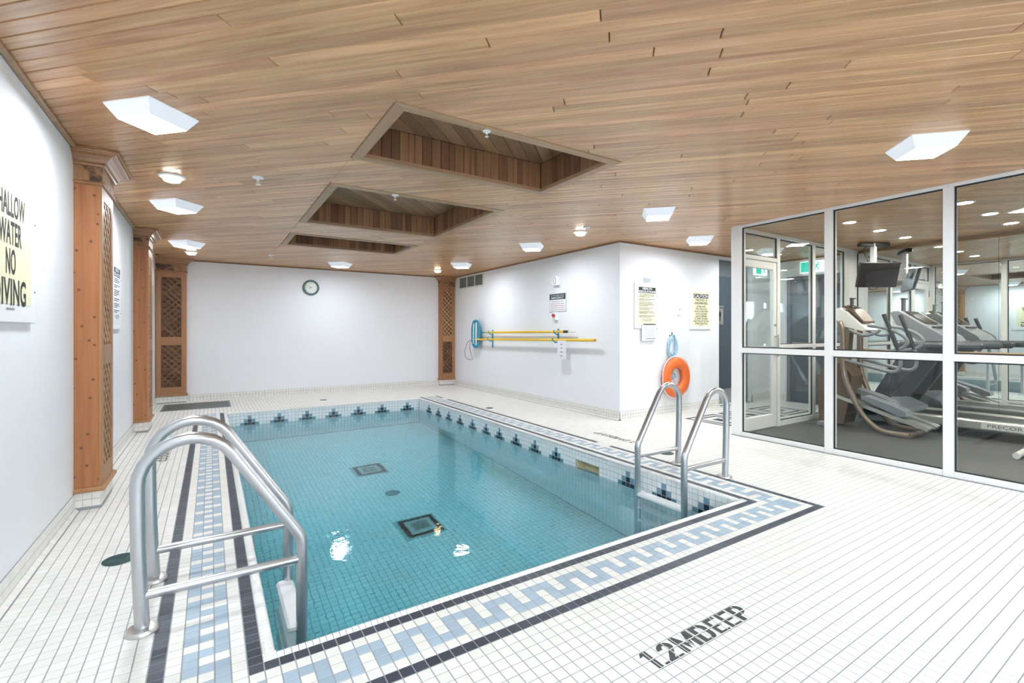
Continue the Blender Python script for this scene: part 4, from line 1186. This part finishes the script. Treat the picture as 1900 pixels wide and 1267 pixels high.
t, put, bar, lines = board_sign('caution_sign', 'white framed cream CAUTION sign beside the washroom door', (6.468, BY, 1.57), R2, N2, 0.52, 0.64, 0.055)
bar(-0.185, 0.185, 0.165, 0.232); put('CAUTION', 0.199, 0.05, 0.35, 'sign_white', 0.02, lift=0.0026)
put('THIS POOL IS', 0.135, 0.036, 0.28, 'ink', 0.03); put('UNSUPERVISED', 0.087, 0.036, 0.33, 'ink', 0.03)
for k, (s_, w) in enumerate((('BATHERS UNDER', 0.22), ('TWELVE YEARS OF AGE', 0.28), ('ARE NOT ALLOWED WITHIN', 0.33), ('THE POOL ENCLOSURE', 0.28), ('UNLESS ACCOMPANIED', 0.28), ('BY A PARENT OR HIS/HER', 0.32), ('AGENT WHO IS NOT LESS THAN', 0.38), ('SIXTEEN YEARS OF AGE', 0.30))):
    put(s_, 0.037 - k * 0.038, 0.029, w, 'ink', 0.02)
lines([(-0.05, 0.05, -0.256)])
# small plate above the regulations, and the clipboard below
t, put, bar, lines = board_sign('notice_plate', 'small grey plate mounted above the health regulations sign', (5.27, BY, 1.948), R2, N2, 0.15, 0.072, 0.0, thick=0.006, screws=False, back='grey_plate')
lines([(-0.06, 0.06, 0.015), (-0.055, 0.055, -0.012)])
t = thing('clipboard', 'clipboard with a printed sheet hanging under the health regulations sign', 'clipboard', (5.27, BY - 0.025, 1.2))
m_ = MB(); m_.bbox((5.125, BY - 0.034, 1.085), (5.418, BY - 0.027, 1.325), 0.002); part('board', m_, 'paper', t)
m_ = MB()
for k in range(11): m_.box((5.17, BY - 0.0352, 1.135 + k * 0.015), (5.39, BY - 0.0345, 1.140 + k * 0.015))
part('printed_lines', m_, 'paper_print', t)
m_ = MB(); m_.box((5.15, BY - 0.04, 1.314), (5.405, BY - 0.027, 1.326)); part('clip', m_, 'ink', t)
m_ = MB(); m_.box((5.20, BY - 0.036, 1.112), (5.40, BY - 0.0345, 1.12)); part('printed_bar', m_, 'ink', t)
# emergency sign and button, block's pool side
R3, N3 = Vector((0, -1, 0)), Vector((-1, 0, 0))
t, put, bar, lines = board_sign('emergency_sign', 'black and white EMERGENCY sign above the red button', (BX, 6.044, 1.682), R3, N3, 0.44, 0.30, 0.012, face='sign_white', thick=0.008, screws=False, back='grey_plate')
bar(-0.205, 0.205, 0.05, 0.14); put('IN THE EVENT OF AN', 0.115, 0.022, 0.33, 'sign_white', 0.008, lift=0.0026); put('EMERGENCY', 0.078, 0.032, 0.33, 'sign_white', 0.014, lift=0.0026)
lines([(-0.15, 0.15, 0.018), (-0.18, 0.18, -0.017), (-0.17, 0.17, -0.05), (-0.17, 0.17, -0.083), (-0.19, 0.19, -0.115)], 'ink_red')
t = thing('emergency_button', 'red push button on a white box below the emergency sign', 'switch', (BX, 6.07, 1.465))
m_ = MB(); m_.bbox((BX - 0.05, 6.02, 1.40), (BX - 0.0005, 6.12, 1.53), 0.006); part('box', m_, 'plastic_white', t)
m_ = MB(); m_.tube([(BX - 0.05, 6.07, 1.475), (BX - 0.062, 6.07, 1.475)], 0.016, 16); m_.tube([(BX - 0.062, 6.07, 1.475), (BX - 0.085, 6.07, 1.475)], 0.028, 20); part('button', m_, 'red', t, True)
t = thing('alarm_horn', 'white alarm box with speaker slot above the emergency sign', 'alarm', (BX, 6.04, 2.03))
m_ = MB(); m_.bbox((BX - 0.07, 5.975, 1.955), (BX - 0.0005, 6.11, 2.11), 0.008); part('housing', m_, 'plastic_white', t)
m_ = MB(); m_.tube([(BX - 0.071, 6.04 + 0.03 * math.cos(a), 2.03 + 0.05 * math.sin(a)) for a in [2 * PI * k / 20 for k in range(20)]], 0.004, 6, True); part('grille', m_, 'machine_grey', t, True)
# wall vent
t = thing('wall_vent', 'three-bay louvred wall vent under the ceiling beside the pale column', 'vent', (BX, 9.06, 2.3))
vy0, vy1, vz0, vz1 = 8.49, 9.62, 2.15, 2.435
m_ = MB(); w = 0.032; bays = [vy0 + w + (vy1 - vy0 - w) * k / 3 for k in range(4)]
m_.bbox((BX - 0.02, vy0, vz0), (BX - 0.0005, vy1, vz0 + w), 0.003); m_.bbox((BX - 0.02, vy0, vz1 - w), (BX - 0.0005, vy1, vz1), 0.003)
for k in range(4): m_.bbox((BX - 0.02, bays[k] - w, vz0 + w), (BX - 0.0005, bays[k], vz1 - w), 0.003)
part('frame', m_, 'vent_frame', t)
m_ = MB(); m_.box((BX - 0.003, vy0 + w, vz0 + w), (BX - 0.0008, vy1 - w, vz1 - w)); part('back', m_, 'vent_dark', t)
for k in range(3):
    for j in range(12):
        z = vz0 + w + 0.01 + j * (vz1 - vz0 - 2 * w - 0.02) / 11
        m_ = MB(); m_.obox((BX - 0.011, (bays[k] + bays[k + 1] - w) / 2, z), (0.016, bays[k + 1] - bays[k] - w, 0.003), Matrix.Rotation(0.6, 3, 'Y')); part('louvre', m_, 'vent_slat', t)
# clocks
def make_clock(label, c, n, r, rim, face, hands=True):
    """n is +/-x or -y wall normal"""
    c, n = Vector(c), Vector(n); right = EZ.cross(n)
    t = thing('wall_clock', label, 'clock', c)
    M = Matrix((right, EZ, n)).transposed().to_4x4(); M.translation = c
    m_ = MB(); m_.lathe([(r * 0.98, 0.001), (r, 0.012), (r * 0.97, 0.03), (r * 0.88, 0.04), (r * 0.74, 0.026), (r * 0.74, 0.01)], 40, M); part('case', m_, rim, t, True)
    m_ = MB(); m_.lathe([(r * 0.75, 0.012), (0.0, 0.0125)], 40, M); part('dial', m_, face, t, True)
    for k in range(12):
        a = k * PI / 6; q = M @ Vector((r * 0.62 * math.sin(a), r * 0.62 * math.cos(a), 0.0135)); m_ = MB()
        lettering(m_, str(k if k else 12), q, right, EZ, r * 0.13); part('numeral', m_, 'ink', t)
    for a, l, w in ((math.radians(-108), 0.36, 0.006), (math.radians(-62), 0.52, 0.004)):
        d_ = right * math.sin(a) + EZ * math.cos(a); s_ = n.cross(d_); p = c + n * 0.016
        m_ = MB(); m_.obox(p + d_ * r * l * 0.42, (w, r * l, 0.0015), Matrix((s_, d_, n)).transposed()); part('hand', m_, 'ink', t)
    m_ = MB(); m_.lathe([(0.008, 0.0125), (0.008, 0.02), (0.0, 0.021)], 14, M); part('hub', m_, 'ink', t, True)
make_clock('round green-rimmed wall clock on the back wall', (1.657, YB, 2.075), (0, -1, 0), 0.153, 'clock_green', 'clock_face')
make_clock('round pale wall clock on the left wall behind the slim pine column', (XL, 8.98, 2.06), (1, 0, 0), 0.16, 'vent_frame', 'clock_face')
# light switch
t = thing('thermostat', 'small white wall plate between the two framed signs', 'switch', (5.96, BY, 1.52))
m_ = MB(); m_.bbox((5.917, BY - 0.014, 1.462), (6.004, BY - 0.0005, 1.585), 0.004); part('plate', m_, 'plastic_white', t)
m_ = MB(); m_.tube([(5.96, BY - 0.014, 1.55), (5.96, BY - 0.019, 1.55)], 0.008, 12); part('sensor', m_, 'ink', t)
# washroom sign on the grey door
t = thing('washroom_sign', 'grey washroom plaque with a standing figure on the dark door', 'sign', (7.12, yb, 1.49))
m_ = MB(); m_.bbox((7.035, yb - 0.006, 1.33), (7.215, yb - 0.0005, 1.60), 0.002); part('plaque', m_, 'vent_slat', t)
m_ = MB(); m_.bbox((7.02, yb - 0.006, 1.615), (7.23, yb - 0.0005, 1.645), 0.001); part('name_strip', m_, 'machine_silver', t)
m_ = MB(); m_.lathe([(0.0, 0.0005), (0.014, 0)], 16, Matrix.Translation((7.12, yb - 0.0068, 1.56)) @ Matrix.Rotation(PI / 2, 4, 'X')); m_.box((7.10, yb - 0.008, 1.47), (7.14, yb - 0.0065, 1.54)); m_.box((7.105, yb - 0.008, 1.39), (7.118, yb - 0.0065, 1.47)); m_.box((7.122, yb - 0.008, 1.39), (7.135, yb - 0.0065, 1.47)); m_.box((7.091, yb - 0.008, 1.455), (7.098, yb - 0.0065, 1.535)); m_.box((7.142, yb - 0.008, 1.455), (7.149, yb - 0.0065, 1.535)); part('figure', m_, 'ink', t)
m_ = MB(); lettering(m_, 'MEN', (7.12, yb - 0.0068, 1.352), R2, EZ, 0.022); part('lettering', m_, 'ink', t)
# exit signs
def exit_sign(label, c, right, n, w=0.36, h=0.19):
    c, right, n = Vector(c), Vector(right), Vector(n); M = Matrix((right, n, EZ)).transposed()
    t = thing('exit_sign', label, 'sign', c)
    m_ = MB(); m_.obox(c + n * 0.02, (w, 0.038, h), M, 0.004); part('box', m_, 'exit_white', t)
    m_ = MB(); m_.obox(c + n * 0.0402 - right * w * 0.24, (w * 0.46, 0.001, h * 0.88), M); part('green_panel', m_, 'exit_green', t)
    m_ = MB(); q = c + n * 0.041 + right * w * 0.23
    def limb(a, b, r=0.007): m_.tube([q + right * a[0] + EZ * a[1], q + right * b[0] + EZ * b[1]], r, 6)
    m_.tube([q + right * 0.022 + EZ * 0.058, q + right * 0.022 + EZ * 0.058 + n * 0.002], 0.013, 12)
    limb((0.012, 0.04), (-0.006, -0.008), 0.011); limb((-0.006, -0.008), (0.022, -0.03)); limb((0.022, -0.03), (0.016, -0.062)); limb((-0.006, -0.008), (-0.02, -0.045)); limb((-0.02, -0.045), (-0.048, -0.05)); limb((0.012, 0.035), (0.042, 0.012)); limb((0.010, 0.035), (-0.022, 0.022)); limb((-0.022, 0.022), (-0.026, -0.004))
    part('running_figure', m_, 'exit_green', t)
exit_sign('green running man exit sign above the grey hall door', (XE, 3.98, 2.30), R3, N3)
exit_sign('green exit sign high on the hall wall beyond the washroom door', (8.12, BY, 2.30), R2, N2)
# life ring with rope
t = thing('life_ring', 'orange life ring hanging under coiled blue rope', 'life ring', (5.82, BY - 0.075, 0.54))
m_ = MB(); ns, nr = 48, 18; R0, r0 = 0.217, 0.083
vs = []; fs = []
for i in range(ns):
    a = 2 * PI * i / ns
    for k in range(nr):
        b = 2 * PI * k / nr; rr = R0 + r0 * math.cos(b); vs.append((5.82 + rr * math.cos(a), BY - 0.062 + 0.05 * math.sin(b), 0.54 + rr * math.sin(a)))
        fs.append((i * nr + k, i * nr + (k + 1) % nr, ((i + 1) % ns) * nr + (k + 1) % nr, ((i + 1) % ns) * nr + k))
m_.add(vs, fs); part('ring', m_, 'orange', t, True)
m_ = MB(); pts = []
for i in range(64):
    a = 2 * PI * i / 64; k = abs(math.sin(2 * a)); rr = 0.302 + 0.02 * k; pts.append((5.82 + rr * math.cos(a), BY - 0.072, 0.54 + rr * math.sin(a)))
m_.tube(pts, 0.006, 6, True); part('grab_line', m_, 'rope_white', t, True)
t = thing('throw_rope', 'coiled pale blue throw rope hanging from a wall hook', 'rope', (5.78, BY, 1.12))
m_ = MB(); m_.tube([(5.746, BY, 1.16), (5.746, BY - 0.045, 1.15), (5.746, BY - 0.05, 1.21)], 0.007, 8); part('hook', m_, 'ink', t, True)
for k in range(7):
    m_ = MB(); pts = []; w_ = rng.uniform(0.06, 0.125); d_ = rng.uniform(0.27, 0.36); o_ = rng.uniform(-0.02, 0.05)
    for i in range(24):
        a = 2 * PI * i / 24; z = math.cos(a); pts.append((5.775 + o_ * (1 - z) / 2 + w_ * math.sin(a) * (0.75 - 0.25 * z) - 0.035 * (1 - z) * 0.5, BY - 0.03 - 0.004 * k, 1.175 - d_ / 2 + d_ / 2 * z))
    m_.tube(pts, 0.0075, 6, True); part('coil', m_, 'rope', t, True)
m_ = MB(); m_.tube([(5.80, BY - 0.03, 0.86), (5.83, BY - 0.02, 0.70), (5.79, BY - 0.02, 0.55), (5.85, BY - 0.02, 0.46), (5.80, BY - 0.02, 0.42)], 0.006, 6); m_.tube([(5.76, BY - 0.02, 0.62), (5.86, BY - 0.02, 0.58), (5.77, BY - 0.02, 0.50), (5.87, BY - 0.02, 0.54), (5.80, BY - 0.02, 0.62)], 0.006, 6); part('loose_end', m_, 'rope', t, True)
m_ = MB(); m_.tube([(5.79, BY - 0.03, 0.88), (5.60, BY - 0.02, 0.74), (5.52, BY - 0.02, 0.55), (5.53, BY - 0.02, 0.30), (5.70, BY - 0.02, 0.10), (5.85, BY - 0.02, 0.06), (5.90, BY - 0.02, 0.16)], 0.0035, 6); part('cord', m_, 'rope_white', t, True)
# cleaning poles on hooks
xp = BX - 0.07
t = thing('cleaning_pole', 'upper yellow pool pole with blue leaf net head', 'pool pole', (xp, 7.0, 1.2))
m_ = MB(); m_.tube([(xp, 8.26, 1.198), (xp, 5.74, 1.214)], 0.019, 12); part('pole', m_, 'yellow', t, True)
m_ = MB(); m_.tube([(xp, 5.74, 1.214), (xp, 5.54, 1.216)], 0.014, 12); part('grip', m_, 'vent_frame', t, True)
m_ = MB(); m_.tube([(xp, 5.80, 1.214), (xp, 5.69, 1.215)], 0.021, 12); part('lock_collar', m_, 'ink', t, True)
m_ = MB(); m_.tube([(xp, 8.50, 1.195), (xp, 8.24, 1.198)], 0.012, 10); part('handle_socket', m_, 'pool_blue', t, True)
nf = []
for i in range(28):
    a = 2 * PI * i / 28; ca, sa = math.cos(a), math.sin(a)
    nf.append((xp - 0.03, 8.66 + 0.165 * math.copysign(abs(ca) ** 0.7, ca), 1.165 + 0.275 * math.copysign(abs(sa) ** 0.75, sa)))
m_ = MB(); m_.tube(nf, 0.02, 8, True); part('net_frame', m_, 'pool_blue', t, True)
m_ = MB(); k = len(nf); m_.add([(x, y, z) for x, y, z in nf] + [(xp + 0.012, 8.66, 1.165)], [(i, (i + 1) % k, k) for i in range(k)]); part('net', m_, 'net_cloth', t)
m_ = MB(); m_.tube([(xp - 0.05, 8.60, 0.94), (xp - 0.055, 8.60, 1.15), (xp - 0.05, 8.60, 1.40)], 0.013, 8); m_.tube([(xp - 0.05, 8.72, 0.96), (xp - 0.055, 8.72, 1.15), (xp - 0.05, 8.72, 1.38)], 0.011, 8); part('stiffener', m_, 'sign_white', t, True)
xq = BX - 0.10
t = thing('rescue_pole', 'lower yellow rescue pole with black wire loop', 'pool pole', (xq, 7.0, 1.05))
m_ = MB(); m_.tube([(xq, 8.62, 1.055), (xq, 5.06, 1.092)], 0.0205, 12); part('pole', m_, 'yellow', t, True)
m_ = MB(); m_.tube([(xq, 5.07, 1.092), (xq, 5.045, 1.092)], 0.012, 10); part('end_cap', m_, 'ink_red', t, True)
m_ = MB(); m_.tube([(xq, 8.80, 1.045), (xq, 8.60, 1.055)], 0.013, 10); part('ferrule', m_, 'machine_silver', t, True)
m_ = MB(); pl_ = [(8.80, 1.045), (8.93, 1.03), (9.06, 0.96), (9.16, 0.82), (9.15, 0.70), (9.06, 0.635), (8.90, 0.62), (8.80, 0.635), (8.86, 0.74), (8.93, 0.86), (8.92, 0.98), (8.84, 1.04)]
m_.tube([(xq, a, b) for a, b in pl_], 0.005, 6); part('wire_loop', m_, 'ink', t, True)
m_ = MB(); m_.tube([(xq, 5.90, 1.083), (xq, 5.78, 1.084)], 0.020, 10); part('tape', m_, 'machine_grey', t, True)
def hook(label, y, z):
    t = thing('wall_hook', label, 'hook', (BX, y, z), 'blue pole hooks')
    m_ = MB(); m_.bbox((BX - 0.02, y - 0.014, z - 0.30), (BX - 0.0005, y + 0.014, z + 0.05), 0.004); part('back_plate', m_, 'pool_blue', t)
    for q, dx in ((0.0, xp), (-0.125, xq)):
        zz = z + q; m_ = MB(); m_.tube([(BX - 0.01, y, zz - 0.045), (dx + 0.02, y, zz - 0.045), (dx, y, zz - 0.026), (dx - 0.024, y, zz - 0.018), (dx - 0.03, y, zz + 0.028)], 0.009, 8); part('prong', m_, 'pool_blue', t, True)
hook('blue wall hook holding the poles near the net', 8.12, 1.198); hook('blue wall hook holding the poles above the paper tag', 6.02, 1.212)
t = thing('paper_tag', 'white paper tag with faint red writing hanging from the rescue pole', 'tag', (xq - 0.02, 5.80, 1.06))
m_ = MB(); m_.box((xq - 0.021, 5.69, 0.79), (xq - 0.0195, 5.90, 1.075)); part('sheet', m_, 'paper', t)
for k, w_ in enumerate((0.05, 0.04, 0.065, 0.05)):      # handwriting too faint to read: plain strokes
    m_ = MB(); m_.box((xq - 0.0225, 5.80 - w_ / 2, 1.012 - k * 0.06), (xq - 0.0215, 5.80 + w_ / 2, 1.024 - k * 0.06)); part('faint_line', m_, 'ink_red', t)

# ================================================================== GYM EQUIPMENT
def gtube(name, pts, r, mat, t, n=12, closed=False):
    m_ = MB()
    # smooth the control points with a Catmull-Rom curve
    P_ = [Vector(p) for p in pts]; out = []
    if len(P_) > 2:
        for i in range(len(P_) - 1):
            p0, p1, p2, p3 = P_[max(i - 1, 0)], P_[i], P_[i + 1], P_[min(i + 2, len(P_) - 1)]
            for k in range(6):
                u = k / 6; out.append(0.5 * ((2 * p1) + (p2 - p0) * u + (2 * p0 - 5 * p1 + 4 * p2 - p3) * u * u + (3 * p1 - p0 - 3 * p2 + p3) * u ** 3))
        out.append(P_[-1])
    else: out = P_
    m_.tube(out, r, n, closed); return part(name, m_, mat, t, True)
def extrude_yz(mb, poly, x0, x1):
    n = len(poly)
    if sum(poly[i][0] * poly[(i + 1) % n][1] - poly[(i + 1) % n][0] * poly[i][1] for i in range(n)) < 0: poly = poly[::-1]
    mb.add([(x0, y, z) for y, z in poly] + [(x1, y, z) for y, z in poly], [tuple(range(n))[::-1], tuple(range(n, 2 * n))] + [(i, (i + 1) % n, (i + 1) % n + n, i + n) for i in range(n)]); return mb
# elliptical trainer: user faces +y
xn, xf = 6.66, 7.14
t = thing('elliptical_trainer', 'bronze framed elliptical trainer with white console by the glass', 'exercise machine', (6.9, 2.45, 0))
for x in (xn, xf):
    gtube('side_tube', [(x + (0.06 if x == xn else -0.06), 2.82, 1.33), (x, 2.79, 1.30), (x, 2.765, 1.15), (x, 2.76, 0.75), (x, 2.70, 0.52), (x, 2.58, 0.25), (x, 2.45, 0.10), (x, 2.33, 0.045), (x, 2.10, 0.04)], 0.03, 'machine_bronze', t)
    gtube('ramp_rail', [(x + (0.12 if x == xn else -0.12), 2.95, 0.42), (x + (0.12 if x == xn else -0.12), 1.96, 0.12)], 0.028, 'machine_silver', t)
m_ = MB(); extrude_yz(m_, [(2.95, 0.44), (2.95, 0.40), (1.96, 0.10), (1.94, 0.135), (1.98, 0.155)], 6.72, 6.86); part('ramp', m_, 'machine_silver', t)
m_ = MB(); extrude_yz(m_, [(2.95, 0.44), (2.95, 0.40), (1.96, 0.10), (1.94, 0.135), (1.98, 0.155)], 6.94, 7.08); part('ramp', m_, 'machine_silver', t)
for x, dy in ((6.74, 0.0), (7.0, 0.2)):
    m_ = MB(); extrude_yz(m_, [(2.58 + dy, 0.40 + dy * 0.3), (2.54 + dy, 0.44 + dy * 0.3), (2.28 + dy, 0.36 + dy * 0.3), (2.14 + dy, 0.30 + dy * 0.3), (2.13 + dy, 0.25 + dy * 0.3), (2.2 + dy, 0.235 + dy * 0.3)], x - 0.07, x + 0.11); part('foot_pedal', m_, 'machine_grey', t)
m_ = MB(); extrude_yz(m_, [(3.08, 0.05), (3.10, 0.62), (2.98, 0.80), (2.80, 0.82), (2.70, 0.66), (2.74, 0.30), (2.80, 0.05)], 6.74, 7.06); part('drive_housing', m_, 'console_brown', t)
m_ = MB(); extrude_yz(m_, [(2.92, 0.74), (2.84, 1.30), (2.76, 1.30), (2.80, 0.74)], 6.84, 6.96); part('mast', m_, 'machine_bronze', t)
m_ = MB(); extrude_yz(m_, [(2.93, 1.50), (2.83, 1.515), (2.74, 1.46), (2.60, 1.31), (2.52, 1.235), (2.58, 1.225), (2.70, 1.26), (2.80, 1.29), (2.86, 1.38)], 6.70, 7.10); part('console_shell', m_, 'machine_white', t)
m_ = MB(); extrude_yz(m_, [(2.80, 1.525), (2.72, 1.475), (2.58, 1.325), (2.575, 1.345), (2.69, 1.50), (2.78, 1.545)], 6.74, 7.06); cs_ = part('console', m_, 'console_brown', t)
m_ = MB(); extrude_yz(m_, [(2.772, 1.547), (2.70, 1.515), (2.702, 1.517), (2.774, 1.551)], 6.78, 7.02); part('screen', m_, 'screen', cs_)
m_ = MB(); m_.bbox((6.87, 2.76, 1.53), (6.95, 2.775, 1.64), 0.004); m_.bbox((6.86, 2.74, 1.63), (6.96, 2.775, 1.645), 0.003); part('tablet_holder', m_, 'machine_black', t)
for x in (xn, xf):
    gtube('fixed_handle', [(x, 2.70, 1.24), (x, 2.55, 1.17), (x, 2.42, 1.20), (x, 2.38, 1.24)], 0.018, 'machine_grey', t)
    gtube('moving_arm', [(x, 2.50, 1.29), (x, 2.30, 1.25), (x, 2.16, 1.17), (x, 2.12, 1.09), (x, 2.18, 1.02), (x, 2.32, 0.98), (x, 2.55, 0.94)], 0.02, 'machine_grey', t)
    gtube('moving_arm', [(x, 2.74, 0.86), (x, 2.50, 0.80), (x, 2.28, 0.75), (x, 2.20, 0.78), (x, 2.18, 0.88), (x, 2.20, 1.0)], 0.02, 'machine_grey', t)
    gtube('grip', [(x, 2.34, 1.42), (x, 2.20, 1.0)], 0.024, 'machine_black', t)
m_ = MB(); m_.tube([(xn, 2.10, 0.04), (xf, 2.10, 0.04)], 0.03); part('rear_foot', m_, 'machine_bronze', t, True)
m_ = MB(); m_.bbox((6.62, 2.95, 0.004), (7.18, 3.05, 0.06), 0.01); part('front_foot', m_, 'machine_grey', t)
# treadmill: user faces +y
def treadmill(label, xc, yf, w=0.78):
    t = thing('treadmill', label, 'exercise machine', (xc, yf - 0.9, 0)); h = w / 2
    m_ = MB(); extrude_yz(m_, [(yf - 0.55, 0.06), (yf - 0.50, 0.24), (yf - 0.30, 0.33), (yf - 0.02, 0.29), (yf, 0.06)], xc - h, xc + h); part('motor_hood', m_, 'machine_grey', t)
    m_ = MB(); m_.bbox((xc - h + 0.10, yf - 1.95, 0.12), (xc + h - 0.10, yf - 0.50, 0.19), 0.02); part('running_belt', m_, 'machine_black', t)
    for sg in (-1, 1):
        xs_ = xc + sg * (h - 0.06)
        m_ = MB(); m_.bbox((xs_ - 0.055, yf - 2.0, 0.10), (xs_ + 0.055, yf - 0.48, 0.21), 0.015); part('side_rail', m_, 'machine_silver', t)
        xs_ = xc + sg * (h - 0.035)
        m_ = MB(); extrude_yz(m_, [(yf - 0.02, 0.12), (yf - 0.20, 0.12), (yf - 0.72, 1.02), (yf - 0.50, 1.04)], xs_ - 0.035, xs_ + 0.035); part('upright', m_, 'machine_dark', t)
        m_ = MB(); m_.bbox((xs_ - 0.035, yf - 1.22, 1.0), (xs_ + 0.035, yf - 0.42, 1.09), 0.03); part('arm_rest', m_, 'machine_dark', t)
        m_ = MB(); m_.bbox((xs_ - 0.03, yf - 2.02, 0.0045), (xs_ + 0.03, yf - 1.90, 0.11), 0.01); part('foot', m_, 'machine_black', t)
        m_ = MB(); m_.bbox((xs_ - 0.03, yf - 0.45, 0.0045), (xs_ + 0.03, yf - 0.33, 0.11), 0.01); part('foot', m_, 'machine_black', t)
    m_ = MB(); extrude_yz(m_, [(yf - 0.33, 1.46), (yf - 0.42, 1.48), (yf - 0.86, 1.16), (yf - 0.90, 1.10), (yf - 0.62, 1.10), (yf - 0.42, 1.26)], xc - h + 0.05, xc + h - 0.05); cn = part('console', m_, 'machine_grey', t)
    m_ = MB(); extrude_yz(m_, [(yf - 0.44, 1.472), (yf - 0.66, 1.312), (yf - 0.665, 1.318), (yf - 0.445, 1.480)], xc - 0.2, xc + 0.2); part('display', m_, 'screen', cn)
    for k in range(6):
        m_ = MB(); yy_ = yf - 0.72; m_.bbox((xc - 0.19 + k * 0.066, yy_ - 0.02, 1.262), (xc - 0.145 + k * 0.066, yy_ + 0.015, 1.285), 0.003); part('button', m_, 'machine_black', cn)
    m_ = MB(); m_.bbox((xc - 0.30, yf - 0.96, 1.06), (xc + 0.30, yf - 0.90, 1.10), 0.015); part('front_grip', m_, 'machine_black', t)
    m_ = MB(); m_.bbox((xc - 0.16, yf - 0.41, 1.44), (xc - 0.06, yf - 0.39, 1.64), 0.005); m_.bbox((xc - 0.17, yf - 0.43, 1.63), (xc - 0.05, yf - 0.385, 1.65), 0.004); part('tablet_holder', m_, 'machine_black', t)
    return t
tm = treadmill('dark grey treadmill with slanted uprights against the mirror wall', 7.72, 2.86)
m_ = MB(); m_.bbox((7.325, 1.28, 0.125), (7.331, 1.66, 0.2), 0.001); part('maker_plate', m_, 'machine_white', tm)
m_ = MB(); lettering(m_, 'PRECOR', (7.3245, 1.47, 0.1625), R3, EZ, 0.04, 0.28, 0.02); part('lettering', m_, 'machine_grey', tm)
# exercise bike near the frame edge
bx_, by_ = 6.78, 0.78
t = thing('exercise_bike', 'black exercise bike with white foot bar at the near end of the gym', 'exercise machine', (bx_, by_, 0))
m_ = MB(); extrude_yz(m_, [(by_ - 0.30, 0.25), (by_ - 0.22, 0.62), (by_ + 0.02, 0.72), (by_ + 0.30, 0.62), (by_ + 0.40, 0.40), (by_ + 0.30, 0.18), (by_, 0.14)], bx_ - 0.10, bx_ + 0.10); part('drive_housing', m_, 'machine_black', t)
m_ = MB(); m_.lathe([(0.0, 0.0), (0.13, 0.002), (0.14, 0.012), (0.0, 0.02)], 28, Matrix.Translation((bx_ - 0.10, by_ + 0.05, 0.42)) @ Matrix.Rotation(-PI / 2, 4, 'Y')); part('crank_disc', m_, 'machine_grey', t, True)
m_ = MB(); m_.obox((bx_ - 0.135, by_ + 0.05, 0.34), (0.02, 0.03, 0.2), Matrix.Identity(3), 0.004); m_.bbox((bx_ - 0.24, by_ + 0.0, 0.235), (bx_ - 0.14, by_ + 0.1, 0.26), 0.006); part('pedal', m_, 'machine_silver', t)
for yy_ in (by_ - 0.38, by_ + 0.44):
    m_ = MB(); m_.tube([(bx_ - 0.32, yy_, 0.035), (bx_ + 0.32, yy_, 0.035)], 0.03, 12); part('foot_bar', m_, 'machine_white', t, True)
m_ = MB(); m_.tube([(bx_, by_ - 0.38, 0.045), (bx_, by_ - 0.1, 0.24)], 0.03); m_.tube([(bx_, by_ + 0.44, 0.045), (bx_, by_ + 0.2, 0.22)], 0.03); part('frame_tube', m_, 'machine_grey', t, True)
m_ = MB(); m_.tube([(bx_, by_ - 0.12, 0.60), (bx_, by_ - 0.2, 0.94)], 0.028); part('seat_post', m_, 'machine_silver', t, True)
m_ = MB(); m_.bbox((bx_ - 0.13, by_ - 0.36, 0.94), (bx_ + 0.13, by_ - 0.08, 1.0), 0.025); part('saddle', m_, 'machine_black', t)
m_ = MB(); m_.tube([(bx_, by_ + 0.22, 0.62), (bx_, by_ + 0.36, 1.18)], 0.032); part('front_post', m_, 'machine_grey', t, True)
gtube('handlebar', [(bx_ - 0.24, by_ + 0.06, 1.16), (bx_ - 0.22, by_ + 0.28, 1.16), (bx_, by_ + 0.36, 1.15), (bx_ + 0.22, by_ + 0.28, 1.16), (bx_ + 0.24, by_ + 0.06, 1.16)], 0.018, 'machine_black', t)
m_ = MB(); m_.obox((bx_, by_ + 0.36, 1.27), (0.26, 0.05, 0.18), Matrix.Rotation(-0.5, 3, 'X'), 0.012); part('console', m_, 'machine_grey', t)
# television on a ceiling bracket
t = thing('television', 'black flat television tilted down from a ceiling bracket in the gym', 'television', (7.77, 2.84, ZC))
M = Matrix.Rotation(-YAW, 3, 'Z') @ Matrix.Rotation(math.radians(14), 3, 'X'); tc = Vector((7.77, 2.80, 2.0)); Mz = Matrix.Rotation(-YAW, 3, 'Z')
m_ = MB(); m_.obox(tc, (0.55, 0.045, 0.345), M, 0.008); part('case', m_, 'machine_black', t)
m_ = MB(); m_.obox(tc + M @ Vector((0, -0.0237, 0)), (0.53, 0.002, 0.325), M); part('screen', m_, 'screen', t)
m_ = MB(); m_.bbox((7.76, 2.83, 2.03), (7.83, 2.89, ZC - 0.006), 0.006); part('drop_post', m_, 'plastic_white', t)
m_ = MB(); m_.obox((7.80, 2.86, ZC - 0.034), (0.42, 0.08, 0.055), Mz, 0.01); part('ceiling_bracket', m_, 'machine_black', t)
gtube('cable', [(7.66, 2.90, ZC - 0.05), (7.62, 2.91, 2.33), (7.68, 2.90, 2.24), (7.70, 2.87, 2.13)], 0.006, 'machine_black', t, 6)
gtube('cable', [(7.62, 2.87, 1.87), (7.66, 2.85, 1.80), (7.74, 2.82, 1.80), (7.78, 2.80, 1.85)], 0.005, 'machine_black', t, 6)
